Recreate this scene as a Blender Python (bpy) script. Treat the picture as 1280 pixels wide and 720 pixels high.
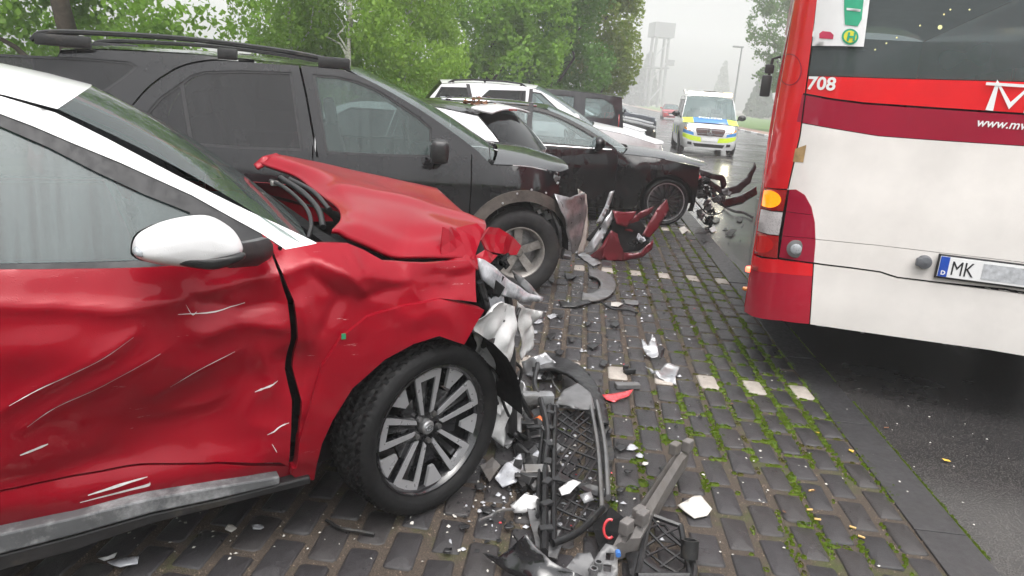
import bpy, bmesh, math, random
import numpy as np
from mathutils import Vector, Matrix, noise
from mathutils.geometry import delaunay_2d_cdt
R = math.radians
random.seed(7); rng = np.random.default_rng(7)
sc = bpy.context.scene
COL = sc.collection
for o in list(bpy.data.objects): bpy.data.objects.remove(o)

# ---------------------------------------------------------------- camera
F, ROLL, HC, CH = 920.0, R(4.4), 114.7, 1.54          # focal length and horizon in 1280 px, eye height in m
PITCH = math.atan((360 - HC) / F)
cam = bpy.data.objects.new('camera', bpy.data.cameras.new('camera')); COL.objects.link(cam)
cam.data.sensor_width = 36; cam.data.lens = 36 * F / 1280
cam.data.clip_start = 0.05; cam.data.clip_end = 2000
cam.matrix_world = Matrix.Translation((0, 0, CH)) @ (Matrix.Rotation(R(90) - PITCH, 4, 'X') @ Matrix.Rotation(ROLL, 4, 'Z'))
sc.camera = cam
# ---------------------------------------------------------------- sky, sun, exposure (overcast, misty day)
SUN_EL, SUN_AZ = R(70), R(165)
world = bpy.data.worlds.new('World'); sc.world = world; world.use_nodes = True
_n = world.node_tree.nodes; _l = world.node_tree.links
_sky = _n.new('ShaderNodeTexSky'); _sky.sky_type = 'NISHITA'; _sky.sun_disc = False
_sky.sun_elevation = SUN_EL; _sky.sun_rotation = SUN_AZ; _sky.dust_density = 6; _sky.air_density = 1.5; _sky.ozone_density = 1
_hs = _n.new('ShaderNodeHueSaturation'); _hs.inputs['Saturation'].default_value = 0.14
_l.new(_sky.outputs[0], _hs.inputs['Color']); _l.new(_hs.outputs[0], _n['Background'].inputs['Color'])
_n['Background'].inputs['Strength'].default_value = 0.15
sun = bpy.data.objects.new('sun', bpy.data.lights.new('sun', 'SUN')); COL.objects.link(sun)
sun.data.energy = 0.8; sun.data.angle = R(60); sun.data.color = (1.0, 0.97, 0.93)
sun.rotation_euler = (Vector((math.sin(SUN_AZ) * math.cos(SUN_EL), math.cos(SUN_AZ) * math.cos(SUN_EL), math.sin(SUN_EL)))).to_track_quat('Z', 'Y').to_euler()
sc.view_settings.view_transform = 'Standard'; sc.view_settings.look = 'None'
sc.view_settings.exposure = 1.0; sc.view_settings.gamma = 1; sc.view_settings.use_curve_mapping = False
sc.render.engine = 'CYCLES'
sc.cycles.use_denoising = True
sc.cycles.max_bounces = 8; sc.cycles.transparent_max_bounces = 24; sc.cycles.volume_bounces = 2
sc.cycles.caustics_reflective = False; sc.cycles.caustics_refractive = False
sc.cycles.use_adaptive_sampling = True; sc.cycles.adaptive_threshold = 0.02

# ---------------------------------------------------------------- photo pixel -> place
_c, _s, _cp, _sp = math.cos(ROLL), math.sin(ROLL), math.cos(PITCH), math.sin(PITCH)
def ray(px, py):
    u, v = px - 640, py - 360
    a, b = u * _c + v * _s, -u * _s + v * _c
    return np.array([a / F, _cp - b / F * _sp, -_sp - b / F * _cp])
def g(px, py, z=0.0):                                  # where the pixel's ray meets height z
    r = ray(px, py); t = (z - CH) / r[2]
    return np.array([r[0] * t, r[1] * t, z])
def at(px, py, y):                                     # where it meets distance y
    r = ray(px, py); t = y / r[1]
    return np.array([r[0] * t, y, CH + r[2] * t])
class Pose:                                            # a thing's own frame: x forward, y left, z up
    def __init__(s, o, hd):
        a = R(hd); s.c, s.s = math.cos(a), math.sin(a); s.o = (float(o[0]), float(o[1])); s.a = a
    def loc(s, px, py, yl):
        r = ray(px, py)
        a = s.o[0] * s.s - s.o[1] * s.c; b = -r[0] * s.s + r[1] * s.c
        t = (yl - a) / b; x, y, z = r[0] * t - s.o[0], r[1] * t - s.o[1], CH + r[2] * t
        return (x * s.c + y * s.s, yl, z)
    def tl(s, w):
        x, y = w[0] - s.o[0], w[1] - s.o[1]
        return (x * s.c + y * s.s, -x * s.s + y * s.c, w[2])
    def side(s, pts, W):                               # pixels onto the right flank y = -W(x, z)
        out = []
        for p in pts:
            if len(p) == 3: out.append((p[0], p[1])); continue   # already (x, z, flag)
            yl = -0.88
            for k in range(8):
                q = s.loc(p[0], p[1], yl); yl = -float(W(q[0], q[2]))
            out.append((q[0], q[2]))
        return out
def pose_hub(hub, zh, yl, hd):
    P = g(hub[0], hub[1], zh); a = R(hd)
    return Pose((P[0] + math.sin(a) * yl, P[1] - math.cos(a) * yl), hd)

# ---------------------------------------------------------------- scene helpers
def link(o, parent=None):
    COL.objects.link(o)
    if parent is not None: o.parent = parent
    return o
def tag(o, label=None, cat=None, group=None, kind=None):
    if label: o['label'] = label
    if cat: o['category'] = cat
    if group: o['group'] = group
    if kind: o['kind'] = kind
    return o
def thing(name, label, cat, loc=(0, 0, 0), rz=0.0, group=None):
    o = bpy.data.objects.new(name, None); o.location = loc; o.rotation_euler = (0, 0, rz); o.empty_display_size = .2
    link(o); return tag(o, label, cat, group)
def copy_tree(o, parent=None):
    c = o.copy(); COL.objects.link(c); c.parent = parent
    for ch in o.children: copy_tree(ch, c)
    return c
class MB:
    """collects shapes, builds ONE mesh object"""
    def __init__(s): s.v = []; s.f = []; s.T = None
    def add(s, vs, fs):
        n = len(s.v)
        if s.T is not None: vs = [tuple(s.T @ Vector(v)) for v in vs]
        s.v += [tuple(map(float, v)) for v in vs]; s.f += [tuple(i + n for i in f) for f in fs]; return s
    def box(s, c, d, rot=None, taper=1.0, ch=0.0):
        x, y, z = d[0] / 2, d[1] / 2, d[2] / 2
        if ch > 0:
            bm = bmesh.new(); bmesh.ops.create_cube(bm, size=1)
            for v in bm.verts: v.co = Vector((v.co.x * d[0], v.co.y * d[1], v.co.z * d[2]))
            bmesh.ops.bevel(bm, geom=bm.edges[:], offset=ch, segments=2, affect='EDGES', profile=.6)
            vs = [v.co.copy() for v in bm.verts]; fs = [[v.index for v in f.verts] for f in bm.faces]; bm.free()
        else:
            vs = [Vector((a * x * (taper if k > 0 else 1), b * y * (taper if k > 0 else 1), k * z)) for k in (-1, 1) for a, b in ((-1, -1), (1, -1), (1, 1), (-1, 1))]
            fs = [(3, 2, 1, 0), (4, 5, 6, 7), (0, 1, 5, 4), (1, 2, 6, 5), (2, 3, 7, 6), (3, 0, 4, 7)]
        if rot is not None: vs = [rot @ v for v in vs]
        return s.add([v + Vector(c) for v in vs], fs)
    def tube(s, pts, r, n=8, flat=None, up=(0, 0, 1)):
        pts = [Vector(p) for p in pts]; m = len(pts); vs = []; fs = []
        rr = r if hasattr(r, '__len__') else [r] * m
        for i, p in enumerate(pts):
            d = (pts[min(i + 1, m - 1)] - pts[max(i - 1, 0)]).normalized()
            u = Vector(up); a = d.cross(u)
            if a.length < 1e-3: a = d.cross(Vector((1, 0, 0)))
            a.normalize(); b = a.cross(d)
            fl = flat or 1.0
            for k in range(n):
                t = 2 * math.pi * (k + .5) / n
                vs.append(p + a * math.cos(t) * rr[i] * fl + b * math.sin(t) * rr[i])
        for i in range(m - 1):
            for k in range(n):
                k2 = (k + 1) % n; fs.append((i * n + k, i * n + k2, (i + 1) * n + k2, (i + 1) * n + k))
        fs.append(tuple(range(n))[::-1]); fs.append(tuple((m - 1) * n + k for k in range(n)))
        return s.add(vs, fs)
    def lathe(s, prof, n=32, M=None, closed=False):      # profile (r, h) about local y axis
        vs = []; fs = []; m = len(prof)
        for k in range(n):
            t = 2 * math.pi * k / n
            for r, h in prof:
                v = Vector((r * math.cos(t), h, r * math.sin(t))); vs.append(M @ v if M else v)
        for k in range(n):
            k2 = (k + 1) % n
            for i in range(m if closed else m - 1):
                j = (i + 1) % m; fs.append((k * m + i, k2 * m + i, k2 * m + j, k * m + j))
        return s.add(vs, fs)
    def prism(s, poly, a, b, fn):                          # polygon (u, v) between depths a, b; fn(u, v, d) -> point
        n = len(poly); vs = [fn(u, v, a) for u, v in poly] + [fn(u, v, b) for u, v in poly]
        fs = [tuple(range(n))[::-1], tuple(range(n, 2 * n))] + [(i, (i + 1) % n, n + (i + 1) % n, n + i) for i in range(n)]
        return s.add(vs, fs)
    def grid(s, fn, nu, nv, thick=None):
        vs = [fn(i / nu, j / nv) for i in range(nu + 1) for j in range(nv + 1)]
        w = nv + 1; fs = [(i * w + j, (i + 1) * w + j, (i + 1) * w + j + 1, i * w + j + 1) for i in range(nu) for j in range(nv)]
        return s.add(vs, fs)
    def build(s, name, mat, parent=None, smooth=None, solid=0.0, bevel=0.0):
        me = bpy.data.meshes.new(name); me.from_pydata(s.v, [], s.f); me.update()
        bm = bmesh.new(); bm.from_mesh(me); bmesh.ops.recalc_face_normals(bm, faces=bm.faces[:]); bm.to_mesh(me); bm.free()
        if mat is not None: me.materials.append(mat)
        o = bpy.data.objects.new(name, me); link(o, parent)
        if smooth is not None: shade(o, smooth)
        if solid: md = o.modifiers.new('thickness', 'SOLIDIFY'); md.thickness = solid; md.offset = 0
        if bevel: md = o.modifiers.new('edge', 'BEVEL'); md.width = bevel; md.segments = 2; md.limit_method = 'ANGLE'
        return o
def shade(o, deg=40):
    me = o.data
    me.polygons.foreach_set('use_smooth', [True] * len(me.polygons))
    bm = bmesh.new(); bm.from_mesh(me); c = math.cos(R(deg))
    for e in bm.edges:
        if len(e.link_faces) == 2: e.smooth = e.link_faces[0].normal.dot(e.link_faces[1].normal) > c
    bm.to_mesh(me); bm.free()
def fast_mesh(name, V, Fq, mat, parent=None, uvs=None, smooth=False, mats=None, idx=None):
    V = np.asarray(V, np.float32); Fq = np.asarray(Fq, np.int32); k = Fq.shape[1]
    me = bpy.data.meshes.new(name); me.vertices.add(len(V)); me.vertices.foreach_set('co', V.ravel())
    me.loops.add(Fq.size); me.loops.foreach_set('vertex_index', Fq.ravel()); me.polygons.add(len(Fq))
    me.polygons.foreach_set('loop_start', np.arange(0, Fq.size, k, dtype=np.int32)); me.polygons.foreach_set('loop_total', np.full(len(Fq), k, np.int32))
    for m in (mats or [mat]): me.materials.append(m)
    if idx is not None: me.polygons.foreach_set('material_index', np.asarray(idx, np.int32))
    if smooth: me.polygons.foreach_set('use_smooth', np.ones(len(Fq), bool))
    me.update(calc_edges=True); me.validate()
    return link(bpy.data.objects.new(name, me), parent)
def inpoly(P, poly):
    P = np.asarray(P); x, y = P[:, 0], P[:, 1]; c = np.zeros(len(P), bool); n = len(poly)
    for i in range(n):
        x1, y1 = poly[i]; x2, y2 = poly[(i + 1) % n]
        if y1 == y2: continue
        c ^= ((y1 > y) != (y2 > y)) & (x < (x2 - x1) * (y - y1) / (y2 - y1) + x1)
    return c
def cr(pts, n=6, closed=False):                            # Catmull-Rom through points
    P = [np.array(p, float) for p in pts]; m = len(P); out = []
    for i in range(m if closed else m - 1):
        p0 = P[(i - 1) % m] if closed or i > 0 else 2 * P[0] - P[1]
        p1, p2 = P[i], P[(i + 1) % m]
        p3 = P[(i + 2) % m] if closed or i + 2 < m else 2 * P[-1] - P[-2]
        for k in range(n):
            t = k / n
            out.append(tuple(.5 * ((2 * p1) + (p2 - p0) * t + (2 * p0 - 5 * p1 + 4 * p2 - p3) * t * t + (3 * p1 - p0 - 3 * p2 + p3) * t ** 3)))
    if not closed: out.append(tuple(P[-1]))
    return out
def strip(pl, w):                                           # a polyline as a thin polygon
    P = [np.array(p, float) for p in pl]; L = []; Rr = []
    for i, p in enumerate(P):
        d = P[min(i + 1, len(P) - 1)] - P[max(i - 1, 0)]; d /= np.linalg.norm(d) + 1e-9; n = np.array([-d[1], d[0]]) * w / 2
        L.append(tuple(p + n)); Rr.append(tuple(p - n))
    return L + Rr[::-1]
def inset(poly, d):
    P = [np.array(p, float) for p in poly]; n = len(P)
    A = sum(P[i][0] * P[(i + 1) % n][1] - P[(i + 1) % n][0] * P[i][1] for i in range(n))
    sg = 1 if A > 0 else -1; out = []
    for i in range(n):
        a, b, c = P[i - 1], P[i], P[(i + 1) % n]
        e1 = (b - a) / (np.linalg.norm(b - a) + 1e-9); e2 = (c - b) / (np.linalg.norm(c - b) + 1e-9)
        n1 = np.array([-e1[1], e1[0]]) * sg; n2 = np.array([-e2[1], e2[0]]) * sg
        m = n1 + n2; k = max(.35, float(np.dot(m, n1)))
        out.append(tuple(b + m * d / k))
    return out
class Curve:                                                # smoothed interpolation
    def __init__(s, pts, sm=.04):
        x, y = zip(*sorted(pts)); s.x = np.linspace(x[0], x[-1], 400); v = np.interp(s.x, x, y)
        k = max(1, int(sm / (s.x[1] - s.x[0]))); ker = np.hanning(2 * k + 3)[1:-1]; ker /= ker.sum()
        lo = v[0] - (v[1] - v[0]) * np.arange(len(ker) // 2, 0, -1); hi = v[-1] + (v[-1] - v[-2]) * np.arange(1, len(ker) // 2 + 1)
        s.v = np.convolve(np.concatenate([lo, v, hi]), ker, 'valid')
    def __call__(s, x): return np.interp(x, s.x, s.v)
def skin(parent, regions, step, Mf, inward, rim=.015, sm=35):
    """one triangulated flat plan cut into panels; Mf(u, v, off) -> points. regions: (name, polygon, material, offset) in priority order, name None = open gap"""
    pts = []; edges = []
    for r in regions:
        poly = r[1]; st = step * (.5 if r[0] is None else 1); i0 = len(pts); n = len(poly)
        for i in range(n):
            a = np.array(poly[i], float); b = np.array(poly[(i + 1) % n], float); k = max(1, int(np.linalg.norm(b - a) / st))
            for j in range(k): pts.append(a + (b - a) * j / k)
        m = len(pts) - i0; edges += [(i0 + i, i0 + (i + 1) % m) for i in range(m)]
    B = np.array(pts); lo, hi = B.min(0), B.max(0)
    gx, gy = np.meshgrid(np.arange(lo[0], hi[0], step), np.arange(lo[1], hi[1], step * .9)); gx = gx + (np.arange(gx.shape[0]) % 2)[:, None] * step * .5
    G = np.stack([gx.ravel(), gy.ravel()], 1); ok = np.zeros(len(G), bool)
    for r in regions: ok |= inpoly(G, r[1])
    G = G[ok]
    if len(G):
        keep = np.ones(len(G), bool)
        for i in range(0, len(G), 2000): keep[i:i + 2000] = (((G[i:i + 2000, None] - B[None]) ** 2).sum(2).min(1) > (.42 * step) ** 2)
        G = G[keep]
    allp = [Vector((float(a), float(b))) for a, b in B] + [Vector((float(a), float(b))) for a, b in G]
    vs, _, tris, _, _, _ = delaunay_2d_cdt(allp, edges, [], 0, 1e-6)
    V2 = np.array([(v.x, v.y) for v in vs]); T = np.array([t for t in tris if len(t) == 3])
    C = V2[T].mean(1); left = np.ones(len(T), bool); out = {}
    for r in regions:
        sel = left & inpoly(C, r[1]); left &= ~sel
        if r[0] is None or not sel.any(): continue
        t = T[sel]; used, inv = np.unique(t.ravel(), return_inverse=True); t = inv.reshape(-1, 3)
        u, v = V2[used, 0], V2[used, 1]; off = r[3] if len(r) > 3 else 0.0
        V = Mf(u, v, off); n = len(V)
        ed = {}
        for tri in t:
            for a, b in ((tri[0], tri[1]), (tri[1], tri[2]), (tri[2], tri[0])):
                if (b, a) in ed: del ed[(b, a)]
                else: ed[(a, b)] = 1
        fs = [tuple(map(int, q)) for q in t]; V = [tuple(map(float, q)) for q in V]
        inn = inward(u, v) * (r[4] if len(r) > 4 else rim)
        if rim > 0:
            mp = {}
            def rv(i, d):
                if (i, d) not in mp: mp[(i, d)] = len(V); V.append(tuple(np.array(V[i]) + (inn[i] if d else 0)))
                return mp[(i, d)]
            for a, b in ed: fs.append((rv(int(b), 0), rv(int(a), 0), rv(int(a), 1), rv(int(b), 1)))
        me = bpy.data.meshes.new(r[0]); me.from_pydata(V, [], fs); me.materials.append(r[2])
        me.polygons.foreach_set('use_smooth', [True] * len(fs)); me.update()
        o = link(bpy.data.objects.new(r[0], me), parent); out.setdefault(r[0], []).append(o)
    return out
# ---------------------------------------------------------------- materials
class NT:
    def __init__(s, name):
        s.m = bpy.data.materials.new(name); s.m.use_nodes = True; s.t = s.m.node_tree; s.n = s.t.nodes
        s.p = s.n['Principled BSDF']; s.o = s.n['Material Output']; s.tc = s.n.new('ShaderNodeTexCoord')
    def node(s, t, **k):
        n = s.n.new('ShaderNode' + t)
        for a, b in k.items(): setattr(n, a, b)
        return n
    def l(s, a, b): s.t.links.new(a, b)
    def mapping(s, scale=(1, 1, 1), coord='Object', rot=(0, 0, 0)):
        m = s.node('Mapping'); m.inputs['Scale'].default_value = scale; m.inputs['Rotation'].default_value = rot; s.l(s.tc.outputs[coord], m.inputs[0]); return m.outputs[0]
    def noise(s, scale, detail=4, vec=None, rough=.6, dist=0):
        n = s.node('TexNoise'); n.inputs['Scale'].default_value = scale; n.inputs['Detail'].default_value = detail; n.inputs['Roughness'].default_value = rough; n.inputs['Distortion'].default_value = dist
        s.l(vec if vec is not None else s.tc.outputs['Object'], n.inputs['Vector']); return n.outputs[0]
    def voro(s, scale, vec=None, feature='F1', out='Distance'):
        n = s.node('TexVoronoi'); n.feature = feature; n.inputs['Scale'].default_value = scale
        s.l(vec if vec is not None else s.tc.outputs['Object'], n.inputs['Vector']); return n.outputs[out]
    def ramp(s, fac, stops):
        r = s.node('ValToRGB'); el = r.color_ramp.elements
        while len(el) < len(stops): el.new(.5)
        for e, (p, c) in zip(el, stops): e.position = p; e.color = (*c, 1) if hasattr(c, '__len__') else (c, c, c, 1)
        s.l(fac, r.inputs[0]); return r.outputs[0]
    def mix(s, fac, a, b, blend='MIX'):
        m = s.node('Mix', data_type='RGBA', blend_type=blend)
        for sock, val in ((m.inputs[0], fac), (m.inputs[6], a), (m.inputs[7], b)):
            if hasattr(val, 'is_output'): s.l(val, sock)
            elif hasattr(val, '__len__'): sock.default_value = (*val, 1)
            elif sock == m.inputs[0]: sock.default_value = val
            else: sock.default_value = (val, val, val, 1)
        return m.outputs[2]
    def math(s, op, a, b=0.0):
        m = s.node('Math', operation=op)
        for i, v in enumerate((a, b)):
            if hasattr(v, 'is_output'): s.l(v, m.inputs[i])
            else: m.inputs[i].default_value = v
        return m.outputs[0]
    def set(s, **k):
        for a, v in k.items():
            i = s.p.inputs[a.replace('_', ' ')]
            if hasattr(v, 'is_output'): s.l(v, i)
            elif hasattr(v, '__len__'): i.default_value = (*v, 1)
            else: i.default_value = v
        return s
    def bump(s, h, strength=.3, dist=.01, coat=False, normal=None):
        b = s.node('Bump'); b.inputs['Strength'].default_value = strength; b.inputs['Distance'].default_value = dist
        s.l(h, b.inputs['Height'])
        if normal is not None: s.l(normal, b.inputs['Normal'])
        s.l(b.outputs[0], s.p.inputs['Normal'])
        if coat: s.l(b.outputs[0], s.p.inputs['Coat Normal'])
        return b.outputs[0]
M = {}
def plain(name, col, rough=.5, metal=0.0, var=.12, scale=14, bump=0.0, bscale=90, dirt=.0, dcol=(.10, .085, .065), spec=.5, coat=0.0):
    if name in M: return M[name]
    t = NT(name); n = t.noise(scale, 5)
    lo = tuple(c * (1 - var) for c in col); hi = tuple(min(1, c * (1 + var)) for c in col)
    c = t.ramp(n, [(.3, lo), (.7, hi)])
    if dirt > 0: c = t.mix(t.ramp(t.noise(5, 7, rough=.75), [(.62 - dirt * .5, 0.0), (.85 - dirt * .4, .85)]), c, dcol)
    rr = t.ramp(t.noise(scale * 2.3, 3), [(.3, max(0, rough - .1)), (.75, min(1, rough + .12))])
    t.set(Base_Color=c, Roughness=rr, Metallic=metal, Specular_IOR_Level=spec, Coat_Weight=coat, Coat_Roughness=.08)
    if bump: t.bump(t.noise(bscale, 4), bump, .004)
    M[name] = t.m; return t.m
def paint(name, col, flake=.0, grime=.25, scuff=0.0, rough=.32, wet=.5, coat=.85, clear=.16):
    """wet car lacquer: clear coat with rain beads, road film, optional scuffs"""
    t = NT(name)
    c = t.ramp(t.noise(2.2, 5), [(.25, tuple(x * .86 for x in col)), (.75, tuple(min(1, x * 1.1) for x in col))])
    film = t.ramp(t.noise(1.6, 8, rough=.72), [(.42, 0.0), (.80, grime)])
    c = t.mix(film, c, (.10, .095, .09))
    run = t.noise(9, 4, t.mapping((1, .15, .12)))
    c = t.mix(t.ramp(run, [(.52, 0.0), (.74, grime * .55)]), c, (.12, .115, .11))
    rgh = t.math('ADD', t.math('MULTIPLY', film, .6), rough)
    if scuff:
        mp = t.mapping((1.2, 1, 9), rot=(0, R(-24), 0))
        sc1 = t.ramp(t.noise(6.5, 7, mp, rough=.7), [(.655, 0.0), (.70, 1.0)])
        msk = t.ramp(t.noise(3.1, 3), [(.47, 0.0), (.60, 1.0)])
        f = t.math('MULTIPLY', t.math('MULTIPLY', sc1, msk), scuff)
        c = t.mix(f, c, (.62, .55, .54)); rgh = t.math('ADD', rgh, t.math('MULTIPLY', f, .5))
    t.set(Base_Color=c, Roughness=rgh, Metallic=flake, Specular_IOR_Level=.08, Coat_Weight=coat, Coat_Roughness=t.ramp(t.noise(3.5, 5), [(.35, .025), (.75, clear)]), Coat_IOR=1.5)
    bead = t.ramp(t.voro(150), [(.0, 1.0), (.34, .0)])
    sel = t.ramp(t.noise(26, 2), [(.45, 0.0), (.6, 1.0)])
    h = t.math('MULTIPLY', bead, sel)
    t.bump(h, .35 * wet, .003, coat=True)
    M[name] = t.m; return t.m
def glass(name, tint=(.75, .82, .82), fog_sheen=0.0, fog_sheen_col=(.5, .58, .6), ior=1.46, streak=False, bmp=.12):  # diffuse veil serves condensation and painted-in sky reflection
    t = NT(name); t.n.remove(t.p)
    tr = t.node('BsdfTransparent'); tr.inputs[0].default_value = (*tint, 1)
    gl = t.node('BsdfGlossy'); gl.inputs['Roughness'].default_value = .03
    b = t.node('Bump'); b.inputs['Strength'].default_value = bmp; b.inputs['Distance'].default_value = .003
    t.l(t.math('MULTIPLY', t.ramp(t.voro(170), [(.0, 1.0), (.33, 0.0)]), t.ramp(t.noise(30, 2), [(.45, 0.0), (.6, 1.0)])), b.inputs['Height'])
    t.l(b.outputs[0], gl.inputs['Normal'])
    base = tr.outputs[0]
    if fog_sheen > 0:
        df = t.node('BsdfDiffuse'); df.inputs[0].default_value = (*fog_sheen_col, 1)
        f = t.ramp(t.noise(1.4, 2), [(.3, fog_sheen * .82), (.7, min(1, fog_sheen * 1.12))])
        if streak:
            s_ = t.ramp(t.noise(38, 3, t.mapping((1, .03, .045)), rough=.55), [(.42, 1.0), (.68, .68)])
            f = t.math('MULTIPLY', f, s_)
            pass
        mx = t.node('MixShader'); t.l(f, mx.inputs[0]); t.l(base, mx.inputs[1]); t.l(df.outputs[0], mx.inputs[2]); base = mx.outputs[0]
    fr = t.node('Fresnel'); fr.inputs[0].default_value = ior
    m2 = t.node('MixShader'); t.l(fr.outputs[0], m2.inputs[0]); t.l(base, m2.inputs[1]); t.l(gl.outputs[0], m2.inputs[2])
    t.l(m2.outputs[0], t.o.inputs[0]); M[name] = t.m; return t.m
def lamp(name, col, strength, base=None):
    t = NT(name); c = t.ramp(t.voro(60), [(.1, tuple(x * .75 for x in col)), (.5, col)])
    t.set(Base_Color=base or col, Roughness=.15, Coat_Weight=1.0, Emission_Color=c, Emission_Strength=strength)
    M[name] = t.m; return t.m
paint('red_paint', (.26, .0006, .010), flake=.1, grime=.03, scuff=0.0, rough=.34, coat=.38, clear=.08)
paint('red_damaged', (.26, .0006, .010), flake=.1, grime=.04, scuff=.8, rough=.34, coat=.38, clear=.09)
paint('white_paint', (.78, .78, .79), grime=.10)
paint('black_paint', (.004, .004, .005), grime=.05, rough=.36, wet=.15, clear=.07)
paint('black_dusty', (.006, .006, .0075), grime=.06, rough=.42, wet=.2, clear=.10, coat=1.0)
paint('charcoal_paint', (.020, .020, .024), flake=.2, grime=.35)
paint('silver_paint', (.72, .72, .73), flake=.12, grime=.15)
paint('grey_paint', (.22, .225, .24), flake=.4, grime=.2)
paint('dark_blue_paint', (.02, .028, .045), flake=.3, grime=.3)
paint('burgundy_paint', (.15, .014, .022), flake=.15, grime=.25, rough=.3)
paint('far_red_paint', (.5, .02, .03), grime=.1)
paint('bus_white', (.82, .78, .745), grime=.05, wet=.1)
paint('bus_red', (.75, .012, .020), grime=.04, wet=.1)
paint('bus_mid_red', (.42, .008, .030), grime=.05, wet=.1)
paint('bus_dark_red', (.33, .008, .035), grime=.05, wet=.1)
paint('police_blue', (.06, .25, .62), grime=.05, wet=.2)
plain('black_plastic', (.013, .013, .014), .42, var=.3, bump=.15, bscale=240, dirt=.10, coat=.12)
plain('matte_black', (.006, .006, .0065), .75, var=.3, spec=.2)
plain('grey_plastic', (.115, .115, .118), .5, var=.25, bump=.15, bscale=200, dirt=.25, coat=.3)
plain('beam_grey', (.135, .125, .12), .55, var=.2, bump=.2, bscale=150, dirt=.3, coat=.25)
plain('muddy_plastic', (.055, .048, .043), .62, var=.35, scale=9, bump=.3, bscale=70, dirt=.42, dcol=(.14, .12, .105))
plain('seal_rubber', (.014, .014, .016), .55, var=.2)
plain('tyre_rubber', (.010, .010, .0105), .6, var=.3, scale=24, bump=.2, bscale=120, dirt=.10, dcol=(.03, .028, .025), spec=.22)
plain('worn_tyre', (.026, .026, .027), .7, var=.3, scale=18, bump=.25, bscale=90, dirt=.3, dcol=(.05, .046, .042), spec=.2)
plain('machined_alloy', (.52, .52, .54), .34, metal=.6, var=.04, scale=12, dirt=.03, coat=.3)
plain('gloss_black', (.010, .010, .012), .22, var=.2, coat=1.0)
plain('dusty_alloy', (.42, .40, .38), .42, metal=.6, var=.2, dirt=.35)
plain('dark_alloy', (.035, .035, .038), .35, metal=.4, var=.2, dirt=.25, coat=.5)
plain('chrome', (.75, .76, .78), .12, metal=1.0, var=.05)
plain('steel', (.30, .30, .31), .42, metal=.8, var=.25, dirt=.35)
plain('white_plastic', (.62, .62, .62), .45, var=.12, bump=.15, bscale=60, dirt=.22, dcol=(.3, .28, .25))
plain('clear_shard', (.42, .43, .46), .25, var=.3, dirt=.2, coat=1.0)
plain('pale_plastic', (.52, .50, .46), .5, var=.1, dirt=.15)
plain('red_shard', (.62, .05, .06), .3, var=.15, coat=.6)
plain('silver_trim', (.36, .365, .38), .35, metal=.55, var=.25, scale=7, dirt=.3, coat=.3, bump=.1)
plain('seat_fabric', (.035, .035, .038), .85, var=.3, bump=.3, bscale=300)
plain('bark_dark', (.060, .045, .034), .9, var=.4, scale=9, bump=.8, bscale=28)
plain('leaf_litter', (.17, .07, .03), .8, var=.5, scale=40)
plain('grey_pole', (.32, .33, .34), .5, metal=.5, var=.1)
plain('concrete', (.42, .41, .39), .8, var=.2, scale=5, bump=.3)
plain('fence_green', (.035, .075, .055), .7, var=.3)
plain('warn_orange', (.8, .16, .02), .3, coat=.8)
glass('clear_glass', (.62, .70, .70), fog_sheen=.30, fog_sheen_col=(.36, .46, .46))  # pale veil is condensation plus sky reflection painted into the pane
glass('dark_glass', (.16, .17, .175))
glass('fogged_glass', (.50, .60, .60), fog_sheen=.46, fog_sheen_col=(.13, .175, .18), streak=True, bmp=.02)
glass('misty_glass', (.42, .50, .49), fog_sheen=.40, fog_sheen_col=(.13, .17, .165), streak=True, bmp=.03)
glass('screen_glass', (.50, .62, .58), fog_sheen=.18, fog_sheen_col=(.18, .24, .23))
glass('grimy_glass', (.10, .10, .105), fog_sheen=.40, fog_sheen_col=(.05, .05, .053), streak=True, bmp=.03)
glass('bus_glass', (.30, .36, .37), fog_sheen=.38, fog_sheen_col=(.16, .19, .195), bmp=.0)  # diffuse part stands in for reflected sky and trees
lamp('indicator_lit', (1.0, .27, .004), .8, (.7, .16, .0)); lamp('brake_lit', (1.0, .015, .01), .06, (.45, .006, .006)); lamp('headlight_lit', (1.0, .90, .68), 30)
lamp('marker_lit', (1.0, .10, .05), 3.0); lamp('roof_beacon_lit', (1.0, .93, .80), 5); lamp('amber_beacon_lit', (1.0, .62, .2), 6); lamp('window_glint', (1.0, .8, .35), 3)
def lens(name, col):
    t = NT(name); t.set(Base_Color=t.ramp(t.voro(90), [(.1, tuple(c * .6 for c in col)), (.5, col)]), Roughness=.12, Coat_Weight=1.0); t.bump(t.voro(120), .2, .003); M[name] = t.m
lens('lens_white', (.62, .58, .58)); lens('lens_red', (.38, .008, .010)); lens('lens_amber', (.7, .25, .02)); lens('lens_headlight', (.34, .36, .38)); plain('sign_white', (.80, .80, .80), .4, var=.03); plain('scuffed_sill', (.085, .088, .092), .48, var=.3, scale=7, bump=.2, bscale=60, dirt=.32, dcol=(.42, .42, .43), coat=.2); plain('tower_grey', (.17, .17, .175), .8, var=.15)
def leafmat(name, a, b, c):
    t = NT(name); n = t.noise(1.1, 3, t.mapping(coord='Object')); n2 = t.noise(23, 2)
    col = t.mix(t.ramp(n2, [(.35, 0.0), (.65, 1.0)]), t.ramp(n, [(.3, a), (.7, b)]), c)
    t.set(Base_Color=col, Roughness=.5, Specular_IOR_Level=.35)
    tl = t.node('BsdfTranslucent'); t.l(col, tl.inputs[0]); mx = t.node('MixShader'); mx.inputs[0].default_value = .5
    t.l(t.p.outputs[0], mx.inputs[1]); t.l(tl.outputs[0], mx.inputs[2]); t.l(mx.outputs[0], t.o.inputs[0]); M[name] = t.m
leafmat('birch_leaf', (.20, .35, .045), (.28, .44, .06), (.24, .40, .055))
leafmat('maple_leaf', (.17, .32, .04), (.25, .42, .055), (.20, .37, .045))
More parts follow.
